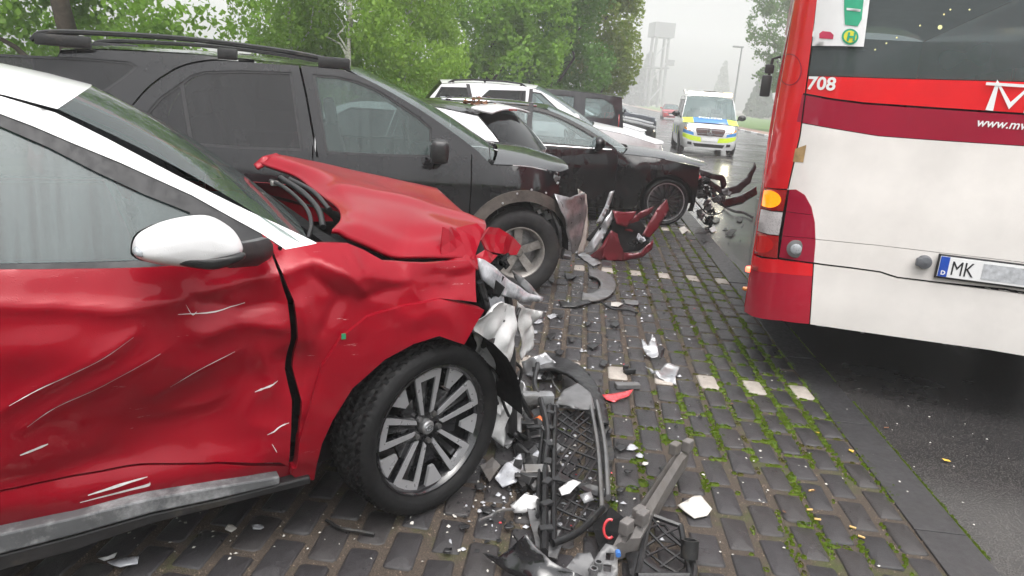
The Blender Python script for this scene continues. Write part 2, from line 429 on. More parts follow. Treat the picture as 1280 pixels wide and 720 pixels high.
leafmat('dark_leaf', (.09, .20, .03), (.14, .28, .04), (.11, .24, .035))
leafmat('yellow_leaf', (.18, .28, .04), (.14, .28, .04), (.26, .29, .05))
leafmat('conifer_leaf', (.03, .06, .028), (.05, .085, .035), (.04, .07, .03))
leafmat('moss_green', (.10, .17, .012), (.18, .27, .018), (.14, .20, .018))
leafmat('dry_moss', (.09, .10, .018), (.14, .15, .025), (.11, .10, .025))
leafmat('grass_blade', (.10, .22, .03), (.15, .28, .04), (.12, .24, .03))
def birch_bark():
    t = NT('birch_bark'); mp = t.mapping((1, 1, .22)); n = t.ramp(t.noise(9, 6, t.mapping((1, 1, 4))), [(.50, (.62, .60, .55)), (.62, (.07, .06, .05))])
    t.set(Base_Color=t.mix(.35, n, t.ramp(t.noise(3, 4), [(.3, (.45, .42, .36)), (.7, (.7, .68, .63))])), Roughness=.85); t.bump(t.noise(20, 4), .5, .02); M['birch_bark'] = t.m
birch_bark()
def ground_mats():
    # joint bed: brown grit with damp moss
    t = NT('joint_grit'); gr = t.ramp(t.noise(260, 3), [(.3, (.036, .027, .021)), (.5, (.068, .051, .038)), (.72, (.14, .108, .082))])
    ms = t.ramp(t.noise(2.1, 5, rough=.7), [(.52, 0.0), (.66, .8)]); mcol = t.ramp(t.noise(140, 3), [(.3, (.04, .055, .010)), (.7, (.09, .115, .018))])
    t.set(Base_Color=t.mix(ms, gr, mcol), Roughness=.85); t.bump(t.noise(200, 4), .9, .012); M['joint_grit'] = t.m
    for nm, a, b in (('paver_stone', (.025, .0235, .026), (.047, .0440, .048)), ('paver_stone_warm', (.028, .0250, .0262), (.049, .0445, .0455)), ('paver_stone_dark', (.021, .0200, .0228), (.038, .0365, .0405)), ('white_stone', (.44, .39, .345), (.56, .51, .455))):
        t = NT(nm); wc = t.node('NewGeometry'); oi = t.node('ObjectInfo')
        c = t.ramp(t.noise(38, 6, wc.outputs['Position'], rough=.7), [(.3, a), (.72, b)])
        c = t.mix(t.ramp(t.noise(330, 3, wc.outputs['Position']), [(.55, 0.0), (.75, .35)]), c, tuple(x * 1.9 for x in b))
        c = t.mix(t.ramp(t.noise(1.3, 6, wc.outputs['Position'], rough=.7), [(.40, .42), (.68, 0.0)]), c, (.030, .028, .026))
        if nm == 'white_stone': c = t.mix(t.ramp(t.noise(14, 6, wc.outputs['Position'], rough=.8), [(.45, 0.0), (.75, .45)]), c, (.20, .17, .14))
        t.set(Base_Color=c, Roughness=t.ramp(t.noise(7, 5, wc.outputs['Position']), [(.3, .24), (.7, .52)]), Specular_IOR_Level=.5)
        t.bump(t.math('ADD', t.noise(420, 3, wc.outputs['Position']), t.math('MULTIPLY', t.noise(90, 3, wc.outputs['Position']), .8)), .55, .004); M[nm] = t.m
    t = NT('asphalt'); ag = t.voro(130); c = t.ramp(ag, [(.05, (.115, .105, .10)), (.32, (.046, .043, .042)), (.6, (.022, .021, .022))])
    c = t.mix(t.ramp(t.noise(340, 2), [(.62, 0.0), (.72, .6)]), c, (.20, .19, .18))
    c = t.mix(t.ramp(t.noise(.9, 6, rough=.65), [(.42, .0), (.72, .5)]), c, (.075, .070, .066))
    t.set(Base_Color=c, Roughness=t.ramp(t.noise(.55, 6, rough=.6), [(.32, .08), (.62, .30)]), Specular_IOR_Level=.6)
    t.bump(t.math('ADD', ag, t.noise(120, 3)), .10, .004); M['asphalt'] = t.m
    plain('kerb_concrete', (.036, .035, .037), .42, var=.22, scale=16, bump=.35, bscale=260, dirt=.2, dcol=(.04, .038, .036))
    plain('soil', (.07, .055, .04), .9, var=.4, scale=6, bump=.8, bscale=30)
    t = NT('verge_grass'); t.set(Base_Color=t.ramp(t.noise(1.2, 8, rough=.7), [(.3, (.055, .12, .022)), (.7, (.12, .20, .04))]), Roughness=.9); t.bump(t.noise(40, 5), 1, .05); M['verge_grass'] = t.m
    plain('path_brick', (.27, .17, .13), .7, var=.2, scale=20, bump=.3)
ground_mats()
# ---------------------------------------------------------------- the ground
KO = np.array([1.679, 2.924]); RA = R(85.2)
ER = np.array([math.cos(RA), math.sin(RA)]); EL = np.array([-ER[1], ER[0]])
def rd(s, t, z=0.0): p = KO + ER * s + EL * t; return (float(p[0]), float(p[1]), z)      # along the road, left of the kerb
def rst(x, y): d = np.array([x, y]) - KO; return float(d @ ER), float(d @ EL)
def sheet_rd(name, s0, s1, t0, t1, z, mat, kind='structure', n=1):
    mb = MB(); mb.grid(lambda u, v: rd(s0 + (s1 - s0) * u, t0 + (t1 - t0) * v, z), n, 1); o = mb.build(name, mat); return tag(o, kind=kind)
sheet_rd('ground', -60, 700, -300, 300, -.06, M['soil'])
sheet_rd('road', -30, 320, -9.6, -.195, 0.0, M['asphalt'])
bay = sheet_rd('parking_bay', -6, 44, 0.0, 8.5, -.005, M['joint_grit'])
sheet_rd('grass_bank', -10, 300, 8.5, 60, -.01, M['verge_grass'])
CPITCH, RPITCH = .1315, .2412
def stone_mesh(name, j, mat):
    r = random.Random(j); a, b = .0500 + r.uniform(-.003, .003), .1035 + r.uniform(-.005, .004); h = r.uniform(-.0010, .002); c = r.uniform(.006, .013)
    out = [(-a + c, -b), (a - c, -b), (a, -b + c), (a, b - c), (a - c, b), (-a + c, b), (-a, b - c), (-a, -b + c)]; out = [(x + r.uniform(-.003, .003), y + r.uniform(-.003, .003)) for x, y in out]
    e = r.uniform(.006, .010); v = [(x, y, -.012) for x, y in out] + [(x, y, -.0035 + h * .5) for x, y in out] + [(x * (1 - e / a), y * (1 - e / b), .0012 + h + r.uniform(-.0006, .0006)) for x, y in out]
    v.append((r.uniform(-.01, .01), r.uniform(-.02, .02), .0020 + h))
    f = [(k * 8 + i, k * 8 + (i + 1) % 8, k * 8 + 8 + (i + 1) % 8, k * 8 + 8 + i) for k in range(2) for i in range(8)] + [(16 + i, 16 + (i + 1) % 8, 24) for i in range(8)]
    me = bpy.data.meshes.new(name); me.from_pydata(v, [], f); me.materials.append(mat); me.polygons.foreach_set('use_smooth', [True] * len(f)); me.update(); return me
SM = [stone_mesh('paver', j, M[('paver_stone', 'paver_stone_warm', 'paver_stone_dark', 'paver_stone')[j % 4]]) for j in range(16)]
WM = [stone_mesh('marking_stone', 50 + j, M['white_stone']) for j in range(3)]
def inview(p):
    x, y, z = p[0], p[1], p[2] - CH; f = y * _cp - z * _sp
    if f < .3: return None
    d = -z * _cp - y * _sp; a, b = x / f * F, d / f * F
    u, v = a * _c - b * _s + 640, a * _s + b * _c + 360
    return (u, v, f) if -20 < u < 1300 and -20 < v < 760 else None
S_W = 1.034                                                # near row of white stones
cand = []
for i in range(62):
    for j in range(-16, 138):
        t = (i + .5) * CPITCH; s = S_W + (j + (.5 if i % 2 else 0)) * RPITCH
        white = i % 2 == 0 and j % 11 == 0 and i < 36
        p = rd(s, t); cand.append((p, i, j, white, inview(p)))
near = sorted([c for c in cand if c[4] and (c[0][0] > -1.2 or c[0][1] < 3.2)], key=lambda c: c[4][2])[:300]
nearset = {(c[1], c[2]) for c in near}
rj = random.Random(3); JV, JF = [], []
for p, i, j, white, iv in cand:
    me = (WM if white else SM)[rj.randrange(3 if white else 16)]; rz = RA - math.pi / 2 + rj.gauss(0, .012)
    mx = Matrix.Translation((p[0] + rj.gauss(0, .002), p[1] + rj.gauss(0, .003), rj.gauss(0, .0015))) @ Matrix.Rotation(rz, 4, 'Z') @ Matrix.Rotation(rj.gauss(0, .008), 4, 'X') @ Matrix.Rotation(rj.gauss(0, .010), 4, 'Y')
    if (i, j) in nearset or (white and p[1] < 11):
        o = bpy.data.objects.new('marking_stone' if white else 'paver', me); link(o, bay); o.matrix_local = mx
    elif not white or True:
        if white and p[1] >= 11: continue
        n = len(JV)
        base = np.array([tuple(mx @ v.co) for v in me.vertices]); JV.append(base); JF.append((n, me, white))
off = 0; V = []; Fq = []; Ft = []
bm_v, bm_f = [], []
for base, (n, me, white) in zip(JV, JF):
    for pl in me.polygons: bm_f.append(tuple(v + off for v in pl.vertices))
    off += len(base)
me = bpy.data.meshes.new('paver_field'); me.from_pydata(np.concatenate(JV).tolist(), [], bm_f); me.materials.append(M['paver_stone']); me.update()
tag(link(bpy.data.objects.new('paver_field', me), bay), kind='stuff')
# flush kerb of concrete slabs between pavers and asphalt
kerb = thing('kerb', 'flush grey concrete edging strip between the pavers and the asphalt', 'kerb'); del kerb['label'], kerb['category']; kerb['kind'] = 'structure'
for k in range(-4, 26):
    s0 = -.35 + k * 1.0; mb = MB()
    c = rd(s0 + .5, -.0945 + rj.gauss(0, .0015), -.02 + rj.gauss(0, .001)); mb.box(c, (.993, .196, .05), Matrix.Rotation(RA, 3, 'Z'), ch=.004)
    mb.build('kerb_slab', M['kerb_concrete'], kerb)
# moss, grit and grass in the joints
mrng = np.random.default_rng(11)
def mask(x, y): return noise.noise(Vector((x * .9, y * .7, 3.1))) + .6 * noise.noise(Vector((x * 3.1, y * 2.3, 7.7)))
mv, mf, mi = [], [], []
gv, gf = [], []
tv, tf = [], []
def dome(c, a, b, h, ang, V, Fs):
    n = 7; i0 = len(V); ca, sa = math.cos(ang), math.sin(ang)
    for q, (k, z) in enumerate(((1.0, -.007), (.72, h * .7))):
        for i in range(n):
            t = 2 * math.pi * i / n; w = k * mrng.uniform(.75, 1.2); x, y = a * w * math.cos(t), b * w * math.sin(t)
            V.append((c[0] + x * ca - y * sa, c[1] + x * sa + y * ca, z))
    V.append((c[0], c[1], h))
    for i in range(n):
        j = (i + 1) % n; Fs.append((i0 + i, i0 + j, i0 + n + j, i0 + n + i)); Fs.append((i0 + n + i, i0 + n + j, i0 + 2 * n, i0 + 2 * n))
mats_idx = []
for p, i, j, white, iv in cand:
    s, t = rst(p[0], p[1])
    if s > 9 or t > 4 or not iv: continue
    m = mask(p[0], p[1]); side_pref = 1.25 - abs(t - .40) * .85; far = min(1, max(0, (s - .2) / 3))
    wgt = m * .75 + side_pref * .62 - .16 + far * .18
    for q in range(9 if s < 5 else 6):
        along = q < 6
        if along: ss, tt = s + mrng.uniform(-.5, .5) * RPITCH, t - CPITCH / 2 + mrng.normal(0, .003)
        else: ss, tt = s - RPITCH / 2 + mrng.normal(0, .003), t + mrng.uniform(-.5, .5) * CPITCH
        local = wgt + .55 * noise.noise(Vector((ss * 7, tt * 9, 1.7)))
        pp = rd(ss, tt)
        if local > .47 + .40 * noise.noise(Vector((ss * 1.1, tt * 1.6, 9))):
            L = mrng.uniform(.012, .026) * (1.15 if local > .6 else .9); B = mrng.uniform(.008, .014) + (.010 if local > .75 else 0)
            n_before = len(mf); dome(pp, L, B, mrng.uniform(.000, .0055) + (.004 if local > .75 else 0), RA + (0 if along else math.pi / 2) + mrng.normal(0, .2), mv, mf); mats_idx += [0 if local > .55 + .18 * far else 1] * (len(mf) - n_before)
            if local > .72 and mrng.random() < .5 and s < 3:
                for b in range(4):
                    a = mrng.uniform(0, 6.28); h = mrng.uniform(.008, .022); w = .0016; i0 = len(tv); dx, dy = math.cos(a) * h * .8, math.sin(a) * h * .8
                    bx, by = pp[0] + mrng.normal(0, .008), pp[1] + mrng.normal(0, .008)
                    tv += [(bx - w, by, 0), (bx + w, by, 0), (bx + dx, by + dy, h)]; tf.append((i0, i0 + 1, i0 + 2))
        for b in range(2 if s < 2.5 else 1):
            i0 = len(gv); r_ = mrng.uniform(.0015, .0042); cx, cy = pp[0] + mrng.normal(0, .006), pp[1] + mrng.normal(0, .006); z = mrng.uniform(-.006, -.002)
            for a in range(3): gv.append((cx + r_ * math.cos(a * 2.1 + q), cy + r_ * math.sin(a * 2.1 + q), z))
            gv.append((cx, cy, z + r_ * 1.4)); gf += [(i0, i0 + 1, i0 + 3), (i0 + 1, i0 + 2, i0 + 3), (i0 + 2, i0, i0 + 3)]
# spreading cushions of moss
for k in range(46):
    s0, t0 = mrng.uniform(-1.0, 2.6), abs(mrng.normal(.25, .35)); i_ = round(t0 / CPITCH); t0 = i_ * CPITCH; s1 = mrng.uniform(.02, .11)
    for q in range(int(160 * s1) + 8):
        pp = rd(s0 + mrng.normal(0, s1), t0 + mrng.normal(0, .011 + .05 * s1)); dome(pp, mrng.uniform(.006, .014), mrng.uniform(.005, .010), mrng.uniform(.002, .009), mrng.uniform(0, 3), mv, mf); mats_idx += [0] * 14
# moss line along the outer kerb edge
for k in range(900):
    s = mrng.uniform(-1.2, 5); pp = rd(s, -.199 + mrng.normal(0, .003))
    if noise.noise(Vector((s * 2.2, 0, 5))) > -.15: dome(pp, mrng.uniform(.010, .022), mrng.uniform(.003, .008), mrng.uniform(.003, .007), RA, mv, mf)
mats_idx += [0] * (len(mf) - len(mats_idx))
tag(fast_mesh('moss', mv, mf, None, mats=[M['moss_green'], M['dry_moss']], idx=mats_idx), 'bright green moss filling the joints between grey pavers', 'moss', kind='stuff')
tag(fast_mesh('joint_gravel', gv, gf, M['pale_plastic'] if False else plain('grit_stone', (.17, .125, .09), .8, var=.7, scale=160)), 'brown grit lying in the joints between pavers', 'grit', kind='stuff')
if tv: tag(fast_mesh('grass_tufts', tv, tf, M['grass_blade']), 'tiny grass blades sprouting from paver joints', 'grass', kind='stuff')
# ---------------------------------------------------------------- wheels
def tyre_mb(r, w, rb, tread=None, n=48):
    h = w / 2
    prof = [(rb, -h * .72), (rb + .012, -h * .86), (rb + (r - rb) * .5, -h * 1.0), (r - .022, -h * .93), (r - .008, -h * .82)]
    m = 4
    if not tread:
        prof += [(r, -h * .6), (r, -h * .38), (r - .007, -h * .36), (r - .007, -h * .30), (r, -h * .28), (r, h * .28), (r - .007, h * .30), (r - .007, h * .36), (r, h * .38), (r, h * .6)]
        prof += [(a, -b) for a, b in prof[:5][::-1]]
        return MB().lathe(prof, n)
    mb = MB(); n = 300; cols = 30; vs = []; fs = []
    P = prof + [(None, -h * .82 + 1.64 * h * (i + 1) / (cols + 1)) for i in range(cols)] + [(a, -b) for a, b in prof[::-1]]
    for k in range(n):
        t = 2 * math.pi * k / n
        for rr, y in P:
            if rr is None:
                e = y / h; rr = r - .006 * abs(e) ** 3
                groove = any(abs(abs(e) - q) < .045 for q in (.18, .52)); ph = (k / n * 64 + abs(e) * 3.4) % 1
                rr -= .011 if groove else (.009 if ph < .30 and abs(e) < .9 else (.003 if (k + int(abs(e) * 9)) % 3 == 0 else 0))
            vs.append((rr * math.cos(t), y, rr * math.sin(t)))
    m = len(P)
    for k in range(n):
        k2 = (k + 1) % n
        for i in range(m - 1): fs.append((k * m + i, k2 * m + i, k2 * m + i + 1, k * m + i + 1))
    mb.add(vs, fs); return mb
def rot_fn(a, dish=lambda u: 0.0):
    ca, sa = math.cos(a), math.sin(a)
    return lambda u, v, d: (u * ca - v * sa, d + dish(u), u * sa + v * ca)
def rim_parts(style, rb, w):
    """list of (name, MB, material)"""
    h = w / 2; out = []; barrel = MB().lathe([(rb + .004, -h * .80), (rb - .004, -h * .80), (rb - .014, -h * .70), (rb - .03, -h * .1), (rb - .03, h * .6), (rb + .004, h * .78)], 48)
    mb = MB()
    if style == 'kona':
        out.append(('rim', barrel, M['gloss_black'])); y0 = -h * .66
        disc = MB().lathe([(.001, y0 + .055), (rb * .40, y0 + .05), (rb * .41, y0 + .075)], 40); out.append(('brake_hub', disc, M['steel']))
        blk = MB(); sil = MB(); pans = []; dish = lambda u: .030 * (1 - u / rb) ** 1.2
        for k in range(5):
            a = R(97 + 72 * k); f = rot_fn(a, dish); R0, R1 = .052, rb - .006
            for sg in (-1, 1):                              # two legs of the loop
                pl = [(R0, sg * .006), (R0 + .03, sg * .022), (R1 * .80, sg * .036), (R1, sg * .048), (R1 * .995, sg * .066), (R1 * .78, sg * .058), (R0 + .02, sg * .040)]
                blk.prism(pl, y0 + .004, y0 + .030, f)
                pl2 = [(R0 + .004, sg * .014), (R1 * .80, sg * .033), (R1 - .002, sg * .038), (R1 - .004, sg * .062), (R1 * .78, sg * .055), (R0 + .012, sg * .030)]
                sil.prism(pl2, y0 - .003, y0 + .004, f)
            cap_ = [(R1 * .84, -.040), (R1 * .84, .040), (R1, .050), (R1, -.050)]
            sil.prism(cap_, y0 - .003, y0 + .012, f)
            blk.prism([(R0, -.008), (R0, .008), (R1 * .86, .012), (R1 * .86, -.012)], y0 + .018, y0 + .030, f)
            f2 = rot_fn(a + R(36), dish)                     # panel between the loops
            pan = MB(); pans.append(pan); pan.prism([(R1 * .66, -.010), (R1 * .66, .010), (R1 * .97, .042), (R1 * .985, 0), (R1 * .97, -.042)], y0 + .001, y0 + .014, f2)
            blk.prism([(.03, -.030), (.03, .030), (R1 * .60, .030), (R1 * .60, -.030)], y0 + .016, y0 + .03, f2)
        out += [('spokes', blk, M['gloss_black']), ('machined_face', sil, M['machined_alloy'])] + [('machined_panel', q_, M['machined_alloy']) for q_ in pans]
        for k in range(5):
            nut = MB(); a = R(133 + 72 * k); nut.lathe([(.001, y0 + .014), (.010, y0 + .015), (.011, y0 + .03)], 10, Matrix.Translation((.055 * math.cos(a), 0, .055 * math.sin(a))))
            out.append(('wheel_nut', nut, M['steel']))
        cap = MB().lathe([(.001, y0 + .012), (.022, y0 + .013), (.027, y0 + .018), (.029, y0 + .04)], 24); out.append(('hub_cap', cap, M['silver_trim']))
        em = MB(); f = rot_fn(0)                             # oval slanted letter emblem
        for k in range(20):
            a0, a1 = 2 * math.pi * k / 20, 2 * math.pi * (k + 1) / 20
            em.prism([(.018 * math.cos(a0), .011 * math.sin(a0)), (.018 * math.cos(a1), .011 * math.sin(a1)), (.016 * math.cos(a1), .009 * math.sin(a1)), (.016 * math.cos(a0), .009 * math.sin(a0))], y0 + .009, y0 + .013, f)
        em.prism([(-.009, -.007), (-.006, -.007), (-.002, .007), (-.005, .007)], y0 + .009, y0 + .013, f); em.prism([(.005, -.007), (.008, -.007), (.011, .007), (.008, .007)], y0 + .009, y0 + .013, f); em.prism([(-.004, -.002), (.007, .0), (.007, .002), (-.004, .0)], y0 + .009, y0 + .013, f)
        out.append(('emblem', em, M['chrome'])); return out
    nsp, wd, m1, m2 = {'five': (5, .045, 'dusty_alloy', 'matte_black'), 'multi': (9, .015, 'dark_alloy', 'matte_black'), 'plain': (7, .022, 'dusty_alloy', 'matte_black'), 'cover': (9, .026, 'dusty_alloy', 'matte_black')}[style]
    out.append(('rim', barrel, M[m1])); y0 = -h * .55
    if style == 'multi': out.append(('rim_lip', MB().lathe([(rb + .003, -h * .815), (rb - .008, -h * .82), (rb - .009, -h * .80)], 48), M['machined_alloy']))
    out.append(('brake_hub', MB().lathe([(.001, y0 + .06), (rb * .62, y0 + .06), (rb * .62, y0 + .085), (rb * .96, y0 + .10)], 32), M['steel']))
    for k in range(nsp):
        f = rot_fn(2 * math.pi * (k + .3) / nsp, lambda u: .02 * (1 - u / rb)); R1 = rb - .008
        for sg in ((-1, 1) if style == 'multi' else (0,)):
            o_ = sg * .018
            mb.prism([(.035, o_ * .4 - wd * .6), (.035, o_ * .4 + wd * .6), (R1, o_ * 2.2 + wd * .75), (R1, o_ * 2.2 - wd * .75)], y0, y0 + .025, f)
    out.append(('spokes', mb, M[m1])); out.append(('hub_cap', MB().lathe([(.001, y0 - .006), (.028, y0 - .004), (.034, y0 + .01), (.05, y0 + .03)], 20), M[m1])); return out
WPROTO = {}
def wheel(parent, x, side, yf, r, w, style, rimfrac=.66, steer=0.0, mat='tyre_rubber', tread=None, z=None, camber=0.0):
    key = (style, r, w, mat, tread)
    if key not in WPROTO:
        o = tyre_mb(r, w, r * rimfrac, tread).build('wheel', M[mat], parent, 50)
        for nm, mb, mt in rim_parts(style, r * rimfrac, w): mb.build(nm, mt, o, 35)
        WPROTO[key] = o
    else: o = copy_tree(WPROTO[key], parent)
    o.location = (x, side * yf, r if z is None else z); o.rotation_euler = (camber, R(37) * (x < -1), (math.pi if side > 0 else 0) + steer)
    return o
# ---------------------------------------------------------------- a car body cut into panels
def car_W(S):
    hw, zb, zr = S['hw'], S['belt'], S['zr']
    Iz = Curve([(-.2, .16), (S['sill'] - .05, .07), (S['sill'] + .1, .02), (.55, .0), (zb - .2, .0), (zb - .03, .035), (zb, .045), (zr, .045 + S.get('tumble', .22)), (zr + .4, .045 + S.get('tumble', .22) * 1.9)], .05)
    xf, xr = S['fo'], -S['wb'] - S['ro']
    Ix = Curve([(xr - .5, .45), (xr, .22), (xr + .25, .08), (xr + .6, .015), (xr + 1.0, 0), (0, 0), (.15, .01), (xf - .45, .04), (xf - .2, .12), (xf, .28), (xf + .4, .5)], .12)
    sh = S.get('shoulder', 0.0); xa = S['xa']
    def W(x, z):
        x = np.asarray(x, float); z = np.asarray(z, float)
        k = np.clip((x - (xa - .25)) / .45, 0, 1); k = k * k * (3 - 2 * k)
        return hw - Iz(z) - Ix(x) - sh * k * np.maximum(0, z - (S['hz0'] - .16)) ** 2
    return W
def car(name, label, S, group=None, cat='car'):
    """S: hw wb r belt zr sill fo ro xa(A-pillar base) xt(screen top) xrr(roof end) xtb(tail glass foot) hz0 hz1(bonnet heights) ... returns root, W"""
    P = S['pose']; root = thing(name, label, cat, (P.o[0], P.o[1], 0), P.a, group)
    W = S['W'] = S.get('W') or car_W(S)
    hw, wb, r, zb, zr, sl, xa, xt, xrr, xtb = (S[k] for k in ('hw', 'wb', 'r', 'belt', 'zr', 'sill', 'xa', 'xt', 'xrr', 'xtb'))
    xf, xr = S['fo'], -wb - S['ro']; xfc, xrc = xf - S.get('fcorner', .28), xr + S.get('rcorner', .22)
    hz0, hz1 = S['hz0'], S['hz1']; pm = M[S['paint']]; lowres = S.get('step', .07); roofm = M[S.get('roof_paint', S['paint'])]
    hood = Curve([(xa - .1, hz0), (xa, hz0), (xa + (xfc - xa) * .5, hz0 * .55 + hz1 * .45 + .02), (xfc, hz1), (xf, hz1 - .05)], .1)
    tb = S.get('tailz', zb); hcr = S.get('hcrown', .03)
    rz = S.get('roofz') or [(xt, zr), ((xt * 2 + xrr) / 3, zr + .03), ((xt + 2 * xrr) / 3, zr + .02), (xrr, zr - .03)]
    gh = [(xa, zb - .02)] + cr([(xa, zb - .02), ((xa + xt) / 2 - .0, (zb + zr) / 2 + .035), (xt, zr)] + rz[1:], 5)[1:] + [((xrr + xtb) / 2 + S.get('tbulge', .0), (zr + tb) / 2), (xtb, tb)]
    def Mside(sg):
        d = S.get('dent') if sg < 0 else None
        def f(u, v, off): return np.stack([u, sg * (W(u, v) - off - (d(u, v) if d else 0)), v], 1)
        return f
    ra = S.get('ra', r + .055)
    def arc(cx, a0, a1, n=18): return [(cx + ra * math.cos(R(a0 + (a1 - a0) * i / n)), S.get('archz', r) + ra * math.sin(R(a0 + (a1 - a0) * i / n))) for i in range(n + 1)]
    az = math.degrees(math.asin(min(1, max(-1, (sl - S.get('archz', r)) / ra))))
    hpts = [(float(x), float(hood(x))) for x in np.linspace(xfc, xa, 8)]
    body = [(xrc, sl)] + arc(-wb, 180 - az, az) + arc(0, 180 - az, az) + [(xfc, sl)] + hpts + gh[1:] + [(xrc + .02, tb - .25)]
    wins = S.get('windows')
    if wins is None:
        base = [p for p in gh if p[1] >= zb - .03]
        win = inset([(xa - .02, zb + .01)] + gh[1:-1] + [(xtb, max(tb, zb) + .01)], S.get('frame', .065)); win = [(a, max(b, zb + .015)) for a, b in win]
        wins = [('side_window', win)]
    regs = []
    for x0, x1, z0, z1 in S.get('pillars', []): regs.append(('pillar', [(x0 - .035, z0), (x0 + .035, z0), (x1 + .03, z1), (x1 - .03, z1)], M['seal_rubber'], .004))
    for pl, wd in S.get('gaps', []): regs.append((None, strip(pl, wd)))
    gm = M[S.get('glass', 'dark_glass')]
    for w_ in wins: regs.append((w_[0], w_[1], M[w_[2]] if len(w_) > 2 else gm, .012))
    for w_ in wins: regs.append(('window_seal', inset(w_[1], -.016), M[S.get('seal', 'seal_rubber')], .006))
    xd = S['doors']; top = zb + .0
    if S.get('sillstrip'): regs.append(('sill_cladding', [(xr - .1, sl - .1), (xf + .1, sl - .1), (xf + .1, sl + S['sillstrip']), (xr - .1, sl + S['sillstrip'])], M['black_plastic'], -.008))
    if S.get('flares'):
        for cx in (0, -wb): regs.append(('wheel_arch_trim', [(cx + (ra + S.get('flarew', .055)) * math.cos(R(a)), S.get('archz', r) + (ra + S.get('flarew', .055)) * math.sin(R(a))) for a in range(0, 360, 8)], M[S['flares']], -.012))
    names = ['front_fender'] + ['front_door', 'rear_door'][:len(xd) - 1] + ['rear_quarter']
    edges_ = [xf + .5] + list(xd) + [xr - .5]
    for k, x_ in enumerate(xd): regs.append((None, strip([(x_ + S.get('dslope', .0), zb + .02), (x_, zb - .25), (x_ - .0, sl)] if k < len(xd) - 1 or len(xd) < 3 else [(x_ - .12, zb + .02), (x_ - .05, zb - .25), (x_ + .08, r + .30), (x_ + .32, sl)], .009)))
    regsF = list(regs)
    for k, nm in enumerate(names):
        x1, x0 = edges_[k], edges_[k + 1]
        if nm.endswith('door'): poly = [(x0, sl - .05), (x1, sl - .05), (x1, zb + .002), (x0, zb + .002)]
        else: poly = None
        if poly:
            # clip the door polygon to the body by testing later: keep simple convex box cut by arches
            regsF.append((nm, poly, pm))
    # the box-like door regions must not fill the arches: arches are open gaps with first priority
    arches = [(None, [(cx + ra * math.cos(R(a)), S.get('archz', r) + ra * math.sin(R(a))) for a in range(0, 360, 9)]) for cx in (0, -wb)]
    if S.get('flares'): pass
    below = [(None, [(xr - 1, sl - .6), (xf + 1, sl - .6), (xf + 1, sl - .012), (xr - 1, sl - .012)])]
    if not S.get('flares'): regsF = arches + below + regsF
    else: regsF = arches + below + regsF
    fen = [(xd[0], sl - .05), (xf + .5, sl - .05), (xf + .5, zr + .5), (xd[0], zr + .5)]
    regsF.append(('front_fender', [p for p in clip_x(body, xd[0], 1)], pm)); regsF.append(('body_side', body, pm))
    inn = lambda sg: (lambda u, v: np.tile(np.array([[0, -sg, 0.0]]), (len(u), 1)))
    for sg in (-1, 1):
        if sg > 0 and S.get('leftregs') is not None: pass
        rg = (S.get('side_override') if sg < 0 else None) or regsF
        skin(root, rg, lowres if sg < 0 else max(lowres, .08), Mside(sg), inn(sg), rim=.02)
    bow, bow2, cw = S.get('bow', .16), S.get('bow2', .09), S.get('crown', .06)
    ya, yt, yr = float(W(xa, zb)) - .02, float(W(xt, zr)) - .012, float(W(xrr, rz[-1][1])) - .012
    RZ = Curve([(p[0], p[1]) for p in rz], .15)
    def roof(u, v):
        q = 2 * v - 1; e = 1 - q * q; xu = xt + (xrr - xt) * u; x = xu + (bow2 * (1 - u) - .05 * u) * e
        z = float(RZ(xu)); return (x, q * (float(W(xu, z)) - .006), z + .012 + cw * (1 - abs(q) ** 2.4))
    MB().grid(roof, 14, 14).build('roof', roofm, root, 40)
    def screen(u, v):
        q = 2 * v - 1; e = 1 - q * q; z0, z1 = hz0 - .01 + hcr * e, zr
        x = (xa + bow * e) * (1 - u) + (xt + bow2 * e) * u; y = q * (ya * (1 - u) + yt * u); z = z0 * (1 - u) + (z1 + .012 + cw * (1 - abs(q) ** 2.4)) * u
        return (x, y, z + .035 * math.sin(math.pi * u) * (1 - .3 * abs(q)))
    MB().grid(screen, 10, 14).build('windscreen', M[S.get('screen', 'clear_glass')], root, 60)
    def rear(u, v):
        q = 2 * v - 1; e = 1 - q * q; z1 = rz[-1][1] + .012 + cw * (1 - abs(q) ** 2.4)
        yb = float(W(xtb, tb)) - .02
        return ((xrr - .05 * e) * (1 - u) + (xtb - .08 * e) * u, q * (yr * (1 - u) + yb * u), z1 * (1 - u) + tb * u + .02 * math.sin(math.pi * u))
    MB().grid(rear, 8, 12).build('rear_window', M[S.get('rear_glass', 'dark_glass')], root, 60)
    # bonnet
    pw = S.get('round', 2.6); rp = S.get('rround', 3.2)
    nosez = S.get('nosez', hz1 - .02)
    def nx(q, e, c, p): return c + (e - c) * max(0.0, 1 - abs(q) ** p) ** (1 / p)
    if not S.get('no_hood'):
        def bonnet(u, v):
            q = 2 * v - 1; e = 1 - q * q; x0 = xa + bow * e + .02; x1 = nx(q, xf - .03, xfc, pw); x = x0 * (1 - u) + x1 * u
            xs = xa * (1 - u) + xfc * u; zz = float(hood(min(xs, xfc))); y = q * (float(W(xs, zz)) - .012)
            return (x, y, zz + hcr * e * (1 - .4 * u) + .006)
        MB().grid(bonnet, 12, 14).build('bonnet', pm, root, 40)
